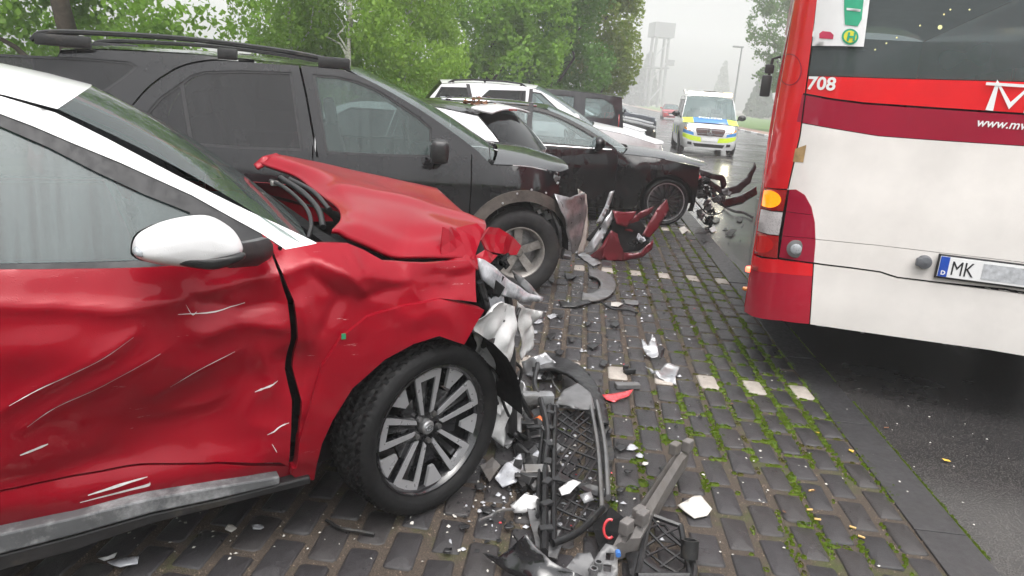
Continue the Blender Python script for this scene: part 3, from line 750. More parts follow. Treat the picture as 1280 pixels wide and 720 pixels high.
    def fascia(nm, e, c, p, zbt, ztp, regs2, prof, st):
        def Mf(u, v, off):
            q = np.clip(u, -1, 1); x = c + (e + prof(v) - c) * np.maximum(0, 1 - np.abs(q) ** p) ** (1 / p) * 1.0
            sgx = 1 if e > 0 else -1
            return np.stack([x - sgx * off, q * (W(np.full_like(v, c), v)), v], 1)
        inw = lambda u, v: np.tile(np.array([[-1.0 if e > 0 else 1.0, 0, 0]]), (len(u), 1))
        base = [(-1, zbt), (1, zbt), (1, ztp), (-1, ztp)]
        skin(root, regs2 + [(nm, base, pm)], st, Mf, inw, rim=.02)
    if not S.get('no_front'):
        hl = S.get('headlight') or [(.50, hz1 - .13), (.97, hz1 - .10), (.97, hz1 - .03), (.80, hz1 - .03), (.52, hz1 - .06)]
        fr = [('headlight', hl, M['lens_headlight'], -.004), ('headlight', [(-a, b) for a, b in hl], M['lens_headlight'], -.004),
              ('grille', S.get('grille') or [(-.42, hz1 - .24), (.42, hz1 - .24), (.46, hz1 - .08), (-.46, hz1 - .08)], M['black_plastic'], .012),
              ('number_plate', [(-.29, .42), (.29, .42), (.29, .53), (-.29, .53)], M['sign_white'], -.012),
              ('lower_intake', [(-.6, sl + .03), (.6, sl + .03), (.66, sl + .13), (-.66, sl + .13)], M['black_plastic'], .012)]
        fascia('front_bumper', xf, xfc, pw, sl - .03, hz1, fr, Curve([(0, -.02), (sl, -.05), (sl + .12, 0), (hz1 - .15, -.01), (hz1, -.09)], .08), .10)
    tl = S.get('taillight') or [(.80, tb - .26), (1.0, tb - .26), (1.0, tb - .04), (.80, tb - .04)]
    rr_ = [('tail_light', tl, M['lens_red'], -.004), ('tail_light', [(-a, b) for a, b in tl], M['lens_red'], -.004), ('number_plate', [(-.3, .62), (.3, .62), (.3, .73), (-.3, .73)], M['sign_white'], -.008), ('bumper_insert', [(-.8, sl), (.8, sl), (.8, sl + .13), (-.8, sl + .13)], M['black_plastic'], -.004)]
    fascia('tailgate', xr, xrc, rp, sl, tb, rr_, Curve([(0, .0), (sl + .2, -.02), (tb, .08 + S.get('tgslope', 0))], .1), .12)
    # under-body, wheel wells, cabin
    ub = MB(); ub.box(((xf + xr) / 2 - .1, 0, sl + .03), (xf - xr - .9, hw * 1.62, .10)); ub.build('underbody', M['matte_black'], root)
    for cx in (0, -wb):
        for sg in (-1, 1):
            ww = MB(); n = 14
            ww.grid(lambda u, v: (cx + (ra + .012) * math.cos(math.pi * u), sg * (hw - .045 - v * .34), S.get('archz', r) + (ra + .012) * math.sin(math.pi * u)), n, 2)
            ww.build('wheel_well', M['matte_black'], root, 60)
    fw = MB(); fw.box((xa + .12, 0, (sl + hz0) / 2), (.05, hw * 1.7, hz0 - sl - .06)); fw.build('firewall', M['matte_black'], root)
    ds = MB(); ds.box((xa - .18, 0, zb - .10), (.5, ya * 1.9, .16), ch=.05); ds.build('dashboard', M['matte_black'], root, 40)
    for sx in (xa - .95, xa - 1.85):
        for sy in (-.36, .36):
            if sx < xtb + .1: continue
            st = MB(); sc_ = (zr - .62) / .8
            st.box((sx - .12, sy, zb - .20), (.13, .46, .62 * sc_), Matrix.Rotation(R(-14), 3, 'Y'), ch=.05); st.box((sx - .21, sy, zb + .20 * sc_), (.09, .26, .17), Matrix.Rotation(R(-10), 3, 'Y'), ch=.035); st.box((sx + .12, sy, zb - .48), (.5, .46, .15), ch=.05)
            st.build('seat', M['seat_fabric'], root, 40)
    if S.get('steering', True):
        swm = MB(); cx, cz = xa - .48, zb - .02; pts = [(cx + .19 * math.cos(a) * -.35, .36 + .19 * math.sin(a), cz + .19 * math.cos(a) * .94) for a in np.linspace(0, 2 * math.pi, 21)]
        swm.tube(pts, .014, 6); swm.tube([(cx, .18, cz), (cx, .54, cz)], .016, 6); swm.tube([(cx, .36, cz), (cx + .25, .36, cz - .12)], .03, 6); swm.build('steering_wheel', M['matte_black'], root, 50)
    for k, (cx, sg) in enumerate(((0, -1), (-wb, -1), (0, 1), (-wb, 1))):
        wheel(root, cx, sg, hw - S.get('tw', .2) / 2 - .02, r, S.get('tw', .2), S.get('rim', 'plain'), S.get('rimfrac', .66), S.get('steer', 0) if cx == 0 else 0, S.get('tyremat', 'tyre_rubber'), S.get('tread') if (cx, sg) == (0, -1) else None)
    for sg in (-1, 1):
        if S.get('mirrors', True): mirror(root, xa - S.get('mirx', .28), sg, float(W(xa - .3, zb + .02)), zb + S.get('mirz', .03), M[S.get('mirror_paint', S['paint'])], S.get('mirs', 1.0))
        for hx, hzv in S.get('handles', []):
            hb = MB(); yy = sg * (float(W(hx, hzv)) + .018); hb.box((hx, yy, hzv), (.19, .018, .026), ch=.008); hb.tube([(hx - .08, yy, hzv), (hx - .08, yy - sg * .03, hzv)], .010, 6); hb.tube([(hx + .08, yy, hzv), (hx + .08, yy - sg * .03, hzv)], .010, 6); hb.build('door_handle', pm, root, 40)
    if S.get('rails'):
        for sg in (-1, 1):
            rb_ = MB(); xs = np.linspace(xt - .15, xrr + .1, 16)
            pts = [(x, sg * (float(W(x, RZ(x))) - .05), float(RZ(x)) + .035 + (.02 if 0 < i < 15 else -.02)) for i, x in enumerate(xs)]
            rb_.tube(pts, .014, 6)
            for i in (1, 8, 14): rb_.tube([pts[i], (pts[i][0], pts[i][1], pts[i][2] - .06)], .018, 6)
            rb_.build('roof_rail', M['black_plastic'], root, 50)
    return root, W
def clip_x(poly, x0, sg):
    out = []; n = len(poly)
    for i in range(n):
        a, b = poly[i], poly[(i + 1) % n]; ina, inb = (a[0] - x0) * sg >= 0, (b[0] - x0) * sg >= 0
        if ina: out.append(a)
        if ina != inb: t = (x0 - a[0]) / (b[0] - a[0]); out.append((x0, a[1] + t * (b[1] - a[1])))
    return out
def mirror(root, x, sg, y, z, mat, s=1.0):
    def shell(u, v):                                        # rounded pod, flat glass side at the back
        a, b = (u - .5) * math.pi, v * 2 * math.pi
        ca = math.cos(a); px = math.sin(a) * .075 * s
        px = max(px, -.045 * s)
        return (x + px, sg * (y + (.145 + .11 * ca * math.cos(b) * (1.0)) * s), z + (.075 + .075 * ca * math.sin(b)) * s)
    o = MB().grid(shell, 12, 20).build('wing_mirror', mat, root, 50)
    gl = MB(); gl.add([(x - .047 * s, sg * (y + (.145 + .092 * math.cos(t)) * s), z + (.075 + .060 * math.sin(t)) * s) for t in np.linspace(0, 2 * math.pi, 20, endpoint=False)], [tuple(range(20))]); gl.build('mirror_glass', M['chrome'], o)
    st = MB(); st.tube([(x - .01, sg * (y - .03), z - .005), (x - .005, sg * (y + .07 * s), z + .03)], [.035, .025], 8); st.build('mirror_arm', M['black_plastic'], o, 50)
# ---------------------------------------------------------------- loose sheets and wreckage
def sheet3(name, pts, mat, parent=None, step=.03, amp=.008, thick=.004, freq=9.0, seed=0, crease=0.0, holes=(), facet=False):
    """a crumpled plate with real thickness: pts are 3D points round its outline"""
    P = np.array(pts, float); c = P.mean(0); u_, s_, vt = np.linalg.svd(P - c); ax, ay, nz = vt[0], vt[1], vt[2]
    uv = np.stack([(P - c) @ ax, (P - c) @ ay], 1); poly = [tuple(q) for q in uv]; rr = random.Random(seed)
    o3 = Vector((rr.uniform(-50, 50), rr.uniform(-50, 50), rr.uniform(-50, 50))); h = (P - c) @ nz
    def Mf(u, v, off):
        Q = np.stack([u, v], 1); d2 = ((Q[:, None] - uv[None]) ** 2).sum(2) + 1e-6; w = 1 / d2 ** 1.2; hh = (w * h).sum(1) / w.sum(1)
        nn = np.array([noise.noise(Vector((a * freq, b * freq, 0)) + o3) for a, b in Q]) * amp
        if crease: nn += np.array([abs(noise.noise(Vector((a * freq * .6, b * freq * .6, 4)) + o3)) for a, b in Q]) * crease
        return c + np.outer(u, ax) + np.outer(v, ay) + np.outer(hh + nn, nz)
    regs = [(None, [tuple(((np.array(q) - c) @ ax, (np.array(q) - c) @ ay)) for q in hl]) for hl in holes] + [(name, poly, mat)]
    o = skin(parent, regs, step, Mf, lambda u, v: np.tile(nz, (len(u), 1)), rim=0)[name][0]
    if facet: o.data.polygons.foreach_set('use_smooth', [False] * len(o.data.polygons))
    md = o.modifiers.new('thickness', 'SOLIDIFY'); md.thickness = thick; md.offset = 0
    return o
def lift(P, pts):                                          # (px, py, local y) -> own frame of a car
    return [P.loc(a, b, y) for a, b, y in pts]
def rods(parent, name, P, lines, r, mat, n=6):
    mb = MB()
    for ln in lines: mb.tube(cr(lift(P, ln), 4), r, n)
    return mb.build(name, mat, parent, 50)
def junk(parent, name, boxes, mat, seed):                  # knots of brackets, each knot a part of its own
    rr = random.Random(seed)
    for c, ext, k, size in boxes:
        mb = MB(); p = list(c)
        for i in range(k):                                   # each piece starts on the one before, so the knot hangs together
            d = [size * rr.uniform(.3, 1.4) for _ in range(3)]; d[rr.randrange(3)] *= .3
            mb.box(p, d, Matrix.Rotation(rr.uniform(-1, 1), 3, 'X') @ Matrix.Rotation(rr.uniform(-1, 1), 3, 'Y') @ Matrix.Rotation(rr.uniform(0, 3), 3, 'Z'))
            p = [min(c[j] + ext[j], max(c[j] - ext[j], p[j] + rr.uniform(-.55, .55) * max(d))) for j in range(3)]
        mb.build(name, mat, parent)
# ---------------------------------------------------------------- black off-road wagon
PS = pose_hub((650, 317), .335, -.86, 15)
SU = dict(pose=PS, hw=.885, wb=2.52, r=.335, tw=.24, belt=1.05, zr=1.585, sill=.34, fo=.50, fcorner=.20, ro=.95, xa=-.27, xt=-1.30, xrr=-3.15, xtb=-3.40, hz0=1.0, hz1=.955, hcrown=.11,
          paint='black_dusty', doors=[-.42, -1.55, -2.42], step=.045, no_front=True, ra=.385, flares='muddy_plastic', flarew=.085, archz=.36, rim='five', rimfrac=.60, tyremat='worn_tyre', tumble=.17, rails=False, mirs=1.0, mirrors=False,
          roofz=[(-1.30, 1.585), (-1.65, 1.60), (-2.35, 1.615), (-2.9, 1.60), (-3.15, 1.57)], shoulder=1.0, handles=[(-1.40, .93), (-2.32, .94)], crown=.035, screen='misty_glass')
SU['W'] = car_W(SU)
_s2 = lambda l: PS.side(l, SU['W'])
SU['windows'] = [('side_window', _s2([(180, 150), (202, 124), (225, 108), (236, 176), (214, 173), (193, 162)]), 'grimy_glass'),
    ('side_window', _s2([(229, 105), (240, 97), (256, 92), (300, 91), (362, 93), (375, 186), (300, 183), (241, 179)]), 'grimy_glass'),
    ('side_window', _s2([(394, 96), (420, 98), (446, 104), (468, 113), (488, 125), (521, 147), (537, 161), (537, 194), (470, 192), (410, 189)]), 'misty_glass'),
    ('quarter_window', _s2([(-10, 70), (112, 76), (160, 80), (167, 84), (158, 92), (116, 122), (80, 150), (-20, 150)]), 'grimy_glass')]
SU['gaps'] = [(_s2(cr([(150, 160), (159, 141), (172, 124), (188, 107), (206, 94), (226, 83), (250, 77), (275, 75), (330, 78), (375, 81)], 3)), .012), (_s2([(374, 80), (383, 120), (390, 160), (397, 197)]), .014)]
SU['pillars'] = []
suv, WS = car('offroad_wagon', 'black off-road estate with roof rails, front wheel arch torn open beside the red car', SU)
for sg in (-1, 1):                                          # heavy roof rails with feet
    rb_ = MB(); yy = sg * .655
    top = cr([(-3.30, yy, 1.63), (-3.20, yy, 1.685), (-2.75, yy, 1.71), (-2.3, yy, 1.715), (-1.75, yy, 1.69), (-1.45, yy, 1.655), (-1.30, yy, 1.60)], 5)
    rb_.tube(top, .017, 6, flat=1.3)
    for a, b in ((-3.28, -2.95), (-2.18, -2.05), (-1.52, -1.30)):
        rb_.box(((a + b) / 2, yy, 1.64), (b - a, .045, .075), taper=.8, ch=.015)
    rb_.build('roof_rail', M['black_plastic'], suv, 50)
# squarish door mirror
def pod(root, P, px, yl, size, mat):
    c = P.loc(px[0], px[1], yl); mb = MB(); mb.box(c, size, Matrix.Rotation(R(-6), 3, 'Z'), ch=min(size) * .32); o = mb.build('wing_mirror', mat, root, 60)
    g_ = MB(); g_.box((c[0] - size[0] / 2 - .002, c[1], c[2]), (.004, size[1] * .78, size[2] * .74), ch=.001); g_.build('mirror_glass', M['chrome'], o)
    a_ = MB(); a_.tube([(c[0] + .01, c[1] + size[1] * .4, c[2] - size[2] * .28), (c[0] + .03, yl + .22, c[2] - size[2] * .36)], .03, 8); a_.build('mirror_arm', M['black_plastic'], o, 50); return o
pod(suv, PS, (549, 189), -1.0, (.13, .235, .165), M['black_plastic'])
_m = mirror(suv, -.62, 1, .84, 1.06, M['black_plastic'])
for q in PS.side([(628, 254), (646, 242), (664, 237), (682, 241)], SU['W']):
    MB().lathe([(.001, -.006), (.007, -.005), (.009, 0)], 8, Matrix.Translation((q[0], -float(WS(q[0], q[1])) - .012, q[1]))).build('rivet', M['machined_alloy'], suv)
sheet3('torn_bumper_end', lift(PS, [(692, 242, -.80), (712, 247, -.78), (730, 240, -.70), (733, 258, -.62), (728, 285, -.62), (722, 312, -.66), (716, 318, -.70), (711, 300, -.78), (706, 275, -.84), (699, 256, -.86)]), M['silver_trim'], suv, .03, .012, .005, 6, 3, .03)
sheet3('torn_bumper_edge', lift(PS, [(722, 236, -.62), (733, 243, -.55), (736, 275, -.55), (730, 315, -.58), (722, 318, -.62), (727, 280, -.62)]), M['pale_plastic'], suv, .03, .01, .004, 7, 5, .02)
sheet3('wheel_arch_liner', lift(PS, [(676, 250, -.6), (700, 262, -.62), (708, 300, -.6), (704, 325, -.6), (695, 300, -.5), (684, 270, -.5)]), M['grey_plastic'], suv, .03, .01, .004, 6, 6)
junk(suv, 'front_carrier', [((.30, -.45, .62), (.14, .30, .22), 26, .11), ((.32, .35, .6), (.12, .4, .2), 20, .13)], M['matte_black'], 4)
junk(suv, 'bent_bracket', [((.27, -.66, .60), (.10, .10, .18), 9, .085)], M['white_plastic'], 9)
junk(suv, 'broken_lamp_housing', [((.25, -.72, .85), (.10, .06, .07), 10, .06)], M['grey_plastic'], 12)
rods(suv, 'suspension_strut', PS, [[(688, 250, -.62), (692, 290, -.62)], [(690, 318, -.55), (712, 322, -.5)], [(690, 262, -.7), (700, 290, -.72), (698, 318, -.7)]], .022, M['steel'])
rods(suv, 'radio_aerial', PS, [[(611, 178, -.72), (613, 201, -.78)]], .004, M['black_plastic'])
ebx = MB(); ebx.box((.12, 0, .62), (.55, 1.25, .45), ch=.06); ebx.build('engine', M['matte_black'], suv, 40)
# ---------------------------------------------------------------- black estate with torn-off nose
PM = pose_hub((833, 253), .305, -.85, 7)
ME = dict(pose=PM, hw=.87, wb=2.66, r=.305, tw=.22, belt=.915, zr=1.345, sill=.19, fo=.66, ro=.95, xa=-.64, xt=-1.62, xrr=-3.05, xtb=-3.42, hz0=.875, hz1=.775, hcrown=.075, fcorner=.24, paint='black_paint', doors=[-.70, -1.80, -2.72],
          pillars=[(-1.86, -1.82, .90, 1.42), (-2.75, -2.85, .9, 1.42)], step=.05, no_front=True, rim='multi', rimfrac=.80, ra=.36, tumble=.19, glass='clear_glass', screen='clear_glass', handles=[(-1.60, .83), (-2.5, .84)], shoulder=2.0, mirs=1.15, mirx=.36, mirz=.0, frame=.055, seal='seal_rubber', crown=.05, bow=.2, tailz=.95)
def mdent(x, z):
    d = .045 * np.exp(-((x + .62) / .16) ** 2 - ((z - .52) / .22) ** 2) + .03 * np.exp(-((x + 1.05) / .25) ** 2 - ((z - .42) / .14) ** 2) - .02 * np.exp(-((x + .42) / .10) ** 2 - ((z - .70) / .10) ** 2)
    return d + .008 * np.sin(x * 17 + z * 9) * np.exp(-((x + .6) / .5) ** 2)
ME['dent'] = mdent
merc, WM_ = car('estate_car', 'black estate with chrome window strip and its nose torn off, bumper hanging loose', ME)
for sg in (-1, 1):
    ch = MB(); xs = np.linspace(-.78, -3.0, 24); ch.tube([(x, sg * (float(WM_(x, .925)) + .004), .918) for x in xs], .011, 6, flat=.5)
    ch.build('chrome_strip', M['chrome'], merc, 60)
for sg in (-1, 1):
    rl = MB(); xs = np.linspace(-1.75, -2.95, 14); rl.tube([(x, sg * (float(WM_(x, 1.36)) - .03), 1.385 + .01 * math.sin(i / 13 * math.pi)) for i, x in enumerate(xs)], .014, 6)
    rl.build('roof_rail', M['chrome'], merc, 60)
junk(merc, 'front_carrier', [((.50, -.50, .52), (.16, .22, .14), 34, .075), ((.52, .3, .5), (.12, .4, .16), 24, .10), ((.62, -.55, .40), (.12, .14, .10), 18, .06)], M['matte_black'], 21)
junk(merc, 'headlight_remains', [((.47, -.66, .66), (.05, .05, .06), 10, .045)], M['clear_shard'], 22); junk(merc, 'indicator_remains', [((.44, -.70, .64), (.03, .03, .05), 3, .04)], M['red_shard'], 23)
eb = MB(); eb.box((.15, 0, .48), (.62, 1.2, .42), ch=.05); eb.build('engine', M['matte_black'], merc, 40)
def mband(name, up, lo, ys, mat, **k):                      # a curved strip of bumper skin
    n = len(up); yy = np.linspace(ys[0], ys[1], n); pts = [(a, b, y) for (a, b), y in zip(up, yy)] + [(a, b, y - .03) for (a, b), y in list(zip(lo, yy))[::-1]]
    return sheet3(name, lift(PM, pts), M[mat], merc, **dict(dict(step=.03, amp=.008, thick=.014, freq=7, crease=.01), **k))
mband('torn_bumper', [(884, 224), (904, 236), (920, 232), (933, 221), (943, 203)], [(886, 232), (905, 245), (924, 241), (938, 228), (945, 210)], (-.62, -.34), 'black_plastic')
mband('torn_bumper', [(888, 240), (906, 249), (924, 245), (945, 233)], [(890, 250), (907, 260), (927, 255), (946, 243)], (-.62, -.38), 'gloss_black')
mband('torn_bumper', [(874, 212), (890, 217), (904, 219), (908, 230)], [(876, 219), (890, 224), (900, 226), (902, 240)], (-.68, -.50), 'black_plastic')
for k, (px, py, yl) in enumerate(((884, 226, -.66), (892, 238, -.62), (898, 252, -.60), (884, 254, -.66), (893, 266, -.62), (878, 244, -.70), (902, 244, -.55), (876, 272, -.72), (888, 278, -.68))):
    junk(merc, 'broken_mount', [(PM.loc(px, py, yl), (.07, .07, .06), 11, .065)], M[('matte_black', 'black_plastic', 'grey_plastic', 'steel')[k % 4]], 80 + k)
rods(merc, 'loose_hose', PM, [[(868, 250, -.70), (886, 268, -.66), (905, 262, -.60), (893, 240, -.62)], [(872, 268, -.7), (882, 280, -.68), (893, 279, -.62)], [(875, 224, -.7), (884, 244, -.66), (880, 262, -.64)]], .010, M['black_plastic'])
# ---------------------------------------------------------------- white hatchback parked tail to the road
def tail_pose(E, hd, back):
    a = R(hd + 180); return Pose((E[0] + back * math.cos(a), E[1] + back * math.sin(a)), hd + 180)
PH = tail_pose((.16, 8.05), -20, 2.4 + .50)
HA = dict(pose=PH, hw=.83, wb=2.4, r=.29, tw=.19, belt=.93, zr=1.30, sill=.22, fo=.62, ro=.50, xa=-.25, xt=-.95, xrr=-2.42, xtb=-2.80, hz0=.92, hz1=.75, paint='white_paint', roof_paint='black_paint', doors=[-.3, -1.45], step=.08, tumble=.20, pillars=[(-1.5, -1.55, .92, 1.4)], crown=.05, frame=.09, handles=[], tailz=.93,
          windows=[('side_window', [(-.45, .96), (-1.45, .97), (-1.47, 1.24), (-.95, 1.23)]), ('side_window', [(-1.56, .97), (-1.95, .98), (-1.92, 1.20), (-1.58, 1.24)])])
hatch, WH = car('hatchback', 'small white hatchback parked tail-out behind the black off-road wagon', HA)
sp = MB(); sp.grid(lambda u, v: (-2.36 - .22 * u, (v * 2 - 1) * (.60 - .03 * u), 1.345 - .035 * u + .045 * (1 - (2 * v - 1) ** 2)), 3, 10); sp.build('roof_spoiler', M['white_paint'], hatch, 50, solid=.025)
bl = MB(); bl.box((-2.585, 0, 1.345), (.012, .22, .018)); bl.build('brake_light', M['lens_red'], hatch)
# dead leaves caught on its roof
lv = MB(); rr = random.Random(5)
for k in range(70):
    c = Vector((-2.28 + rr.gauss(0, .05), .30 + rr.gauss(0, .10), 1.375 + abs(rr.gauss(0, .035)))); q = Matrix.Rotation(rr.uniform(0, 6), 3, 'Z') @ Matrix.Rotation(rr.uniform(-1.3, 1.3), 3, 'X'); s_ = rr.uniform(.018, .04)
    lv.add([c + q @ Vector(p) * s_ for p in ((-1, 0, 0), (0, -.55, .2), (1, 0, 0), (0, .55, .25))], [(0, 1, 2, 3)])
lo = lv.build('dead_leaves', M['leaf_litter']); lo.matrix_world = hatch.matrix_basis; tag(lo, 'reddish brown dead leaves lying on the white hatchback roof', 'leaves', kind='stuff')
# ---------------------------------------------------------------- pale silver off-road wagon behind
PW = Pose((1.62, 13.3), 5)
WS_ = dict(pose=PW, hw=.89, wb=2.7, r=.35, tw=.22, belt=1.09, zr=1.60, sill=.34, fo=.80, ro=.85, xa=-.62, xt=-1.55, xrr=-3.08, xtb=-3.44, hz0=1.06, hz1=.86, hcrown=.07, paint='silver_paint', doors=[-.62, -1.6, -2.5], pillars=[(-1.65, -1.62, 1.08, 1.6), (-2.52, -2.66, 1.08, 1.6)], rails=True, step=.08, tumble=.17, handles=[(-1.4, .95)], frame=.075,
           windows=[('side_window', [(-.92, 1.11), (-1.62, 1.12), (-1.62, 1.545), (-1.46, 1.53)], 'clear_glass'), ('side_window', [(-1.72, 1.12), (-2.40, 1.13), (-2.40, 1.42), (-2.30, 1.52), (-1.72, 1.55)]), ('quarter_window', [(-2.62, 1.30), (-2.75, 1.24), (-3.22, 1.25), (-3.08, 1.51), (-2.66, 1.53)])])
car('silver_wagon', 'pale silver off-road estate with dark side glass beyond the black estate', WS_)
# ---------------------------------------------------------------- dark small van parked tail to the road
PB = tail_pose((1.95, 16.1), 6, 2.75 + .72)
BE = dict(pose=PB, hw=.87, wb=2.75, r=.31, tw=.2, belt=1.16, zr=1.60, sill=.25, fo=.85, ro=.72, xa=-.45, xt=-1.15, xrr=-3.40, xtb=-3.47, hz0=1.08, hz1=.88, paint='charcoal_paint', doors=[-.5, -1.5, -2.45], step=.08, tumble=.10, crown=.04, handles=[(-1.4, 1.0)], rcorner=.12, tgslope=-.08, tailz=1.0,
          windows=[('side_window', [(-.75, 1.18), (-1.45, 1.18), (-1.45, 1.52), (-1.2, 1.52)], 'clear_glass'), ('side_window', [(-1.62, 1.18), (-2.38, 1.18), (-2.38, 1.52), (-1.62, 1.53)], 'clear_glass'), ('quarter_window', [(-2.62, 1.16), (-3.20, 1.16), (-3.26, 1.24), (-3.2, 1.42), (-3.0, 1.52), (-2.62, 1.52)], 'clear_glass')],
          taillight=[(.84, .80), (1.0, .80), (1.0, 1.25), (.84, 1.25)])
car('small_van', 'dark charcoal small van parked tail-out with red tail light, beyond the silver estate', BE)
# ---------------------------------------------------------------- cars further along the row
def far_car(name, label, nose, y, paint_, hd, hz1, tall=1.38, belt=.92, fo=.8):
    N = at(nose[0], nose[1], y); a = R(hd); P = Pose((N[0] - fo * math.cos(a), N[1] - fo * math.sin(a)), hd)
    S_ = dict(pose=P, hw=.87, wb=2.6, r=.31, tw=.2, belt=belt, zr=tall - .06, sill=.22, fo=fo, ro=.8, xa=-.5, xt=-1.35, xrr=-2.9, xtb=-3.3, hz0=belt - .02, hz1=hz1, hcrown=.06, paint=paint_, doors=[-.5, -1.55, -2.5], pillars=[(-1.6, -1.58, belt, tall)], step=.11, glass='clear_glass')
    return car(name, label, S_)
far_car('parked_car', 'silver parked car just beyond the charcoal van', (803, 168), 18.9, 'silver_paint', 5, .74)
far_car('parked_car', 'pale grey parked car between the silver car and the black saloon', (806, 163), 21.4, 'silver_paint', 4, .74)
far_car('parked_car', 'black parked saloon with its dark front bumper reaching the road edge', (819, 156), 24.2, 'black_paint', 3, .76)
far_car('parked_car', 'grey parked car behind the black saloon, fading into mist', (817, 146), 28.5, 'grey_paint', 3, .76)
far_car('parked_car', 'dark blue parked car at the end of the row, faded by mist', (821, 139), 33.5, 'dark_blue_paint', 2, .86, 1.5, 1.0)
# a red car standing in the road far off
PR = Pose(tuple(at(838, 150, 74)[:2]), -97)
car('distant_car', 'red car with pale front far down the misty road', dict(pose=PR, hw=.9, wb=2.6, r=.32, tw=.2, belt=.95, zr=1.4, sill=.24, fo=.8, ro=.8, xa=-.5, xt=-1.35, xrr=-2.9, xtb=-3.3, hz0=.93, hz1=.76, paint='far_red_paint', doors=[-.5, -1.55, -2.5], pillars=[(-1.6, -1.58, .95, 1.44)], step=.12))
# ---------------------------------------------------------------- red crossover with white roof, crushed front corner
PR_ = pose_hub((540, 545), .33, -.88, 31)
RD = dict(pose=PR_, hw=.89, wb=2.60, r=.33, tw=.215, belt=.99, zr=1.385, sill=.24, fo=.78, ro=.78, xa=-.41, xt=-1.07, xrr=-2.75, xtb=-3.15, hz0=1.02, hz1=.88, paint='red_paint', roof_paint='white_paint', doors=[-.50, -1.62, -2.45],
          roofz=[(-1.07, 1.385), (-1.25, 1.43), (-1.6, 1.47), (-2.2, 1.48), (-2.75, 1.44)], no_hood=True, no_front=True, step=.014, tumble=.25, shoulder=3.0, rim='kona', rimfrac=.75, steer=R(16), tread='winter', ra=.385, mirrors=False, screen='screen_glass', crown=.055, bow=.07, bow2=.10, pillars=[(-1.65, -1.62, .98, 1.5)])
WR = RD['W'] = car_W(RD)
rs = lambda l: PR_.side(l, WR)
def pdist(x, z, pl):
    best = np.full(np.shape(x), 9.0)
    for (ax, az), (bx, bz) in zip(pl[:-1], pl[1:]):
        dx, dz = bx - ax, bz - az; t = np.clip(((x - ax) * dx + (z - az) * dz) / (dx * dx + dz * dz), 0, 1)
        best = np.minimum(best, np.hypot(x - ax - t * dx, z - az - t * dz))
    return best
_folds = [(rs(p), a, w) for p, a, w in (
    ([(5, 510), (50, 482), (90, 462), (130, 442), (168, 416)], -.013, .030), ([(30, 535), (70, 507), (130, 478), (205, 438)], -.010, .028), ([(190, 500), (240, 470), (300, 440)], -.008, .03),
    ([(-60, 380), (60, 381), (150, 386), (235, 372), (330, 348)], -.020, .045), ([(240, 372), (300, 390), (345, 380)], .016, .035), ([(255, 420), (300, 405), (355, 412)], -.014, .030), ([(330, 440), (345, 500), (340, 560)], -.010, .03),
    ([(345, 345), (392, 322), (432, 340), (452, 362)], -.022, .040), ([(392, 345), (425, 372), (405, 415)], .018, .035), ([(433, 306), (447, 340), (500, 352), (560, 352)], -.018, .035), ([(450, 375), (520, 352), (590, 345)], .012, .03), ([(378, 380), (388, 440), (376, 520)], -.014, .03))]
_bumps = [(rs([p])[0], sx, sz, a) for p, sx, sz, a in (((200, 540), .22, .12, .050), ((310, 470), .13, .16, .028), ((60, 440), .25, .10, -.014), ((310, 350), .12, .08, .022), ((420, 335), .10, .07, -.020), ((560, 355), .10, .06, .020), ((372, 470), .06, .12, .02), ((110, 590), .3, .05, .02))]
def rdent(x, z):
    d = np.zeros(np.shape(x))
    for pl, a, w in _folds: d = d + 1.2 * a * np.exp(-(pdist(x, z, pl) / (w * .8)))
    for c, sx, sz, a in _bumps: d = d + 1.4 * a * np.exp(-((x - c[0]) / sx) ** 2 - ((z - c[1]) / sz) ** 2)
    m = (x > -1.5)
    rdg = np.array([abs(noise.noise(Vector((float(a) * 5.5 + float(b) * 3, float(b) * 7.5 - float(a) * 2, 12.2)))) for a, b in zip(np.ravel(x), np.ravel(z))]).reshape(np.shape(x))
    hot = np.exp(-((x + .62) / .22) ** 2 - ((z - .60) / .28) ** 2) + np.exp(-((x - .02) / .22) ** 2 - ((z - .84) / .14) ** 2) + .6 * np.exp(-((x + .30) / .2) ** 2 - ((z - .92) / .12) ** 2) + .5 * np.exp(-((x + 1.0) / .35) ** 2 - ((z - .5) / .16) ** 2)
    d = d + .024 * rdg * hot
    nn = np.array([noise.noise(Vector((float(a) * 6, float(b) * 8, 2.2))) * .006 + noise.noise(Vector((float(a) * 15, float(b) * 17, 5.2))) * .0022 for a, b in zip(np.ravel(x), np.ravel(z))]).reshape(np.shape(x)) if np.ndim(x) else 0
    return np.where(z < 1.0, (d + nn) * m, np.where(z < 1.06, (d + nn) * m * (x > -.52), 0))
RD['dent'] = rdent
gapL = [(340, 318), (349, 345), (360, 377), (365, 424), (360, 467), (367, 503), (360, 583)]; gapR = [(369, 583), (378, 503), (370, 465), (374, 424), (368, 377), (354, 345), (343, 318)]
topw = [(238, 266), (180, 243), (120, 215), (60, 184), (0, 158)]; topo = [(327, 292), (240, 244), (150, 203), (89, 178), (40, 157), (0, 142)]
archi = [(391, 597), (395, 575), (401, 553), (414, 523), (439, 483), (479, 447), (515, 428), (548, 419), (578, 429)]
clado = [(603, 386), (550, 374), (500, 382), (458, 395), (425, 420), (402, 457), (386, 508), (372, 555), (362, 590), (372, 598)]
fent = [(352, 311), (396, 303), (433, 303), (456, 313), (479, 326), (533, 330), (587, 327), (597, 338), (596, 378)]
rm, wm = M['red_damaged'], M['white_paint']
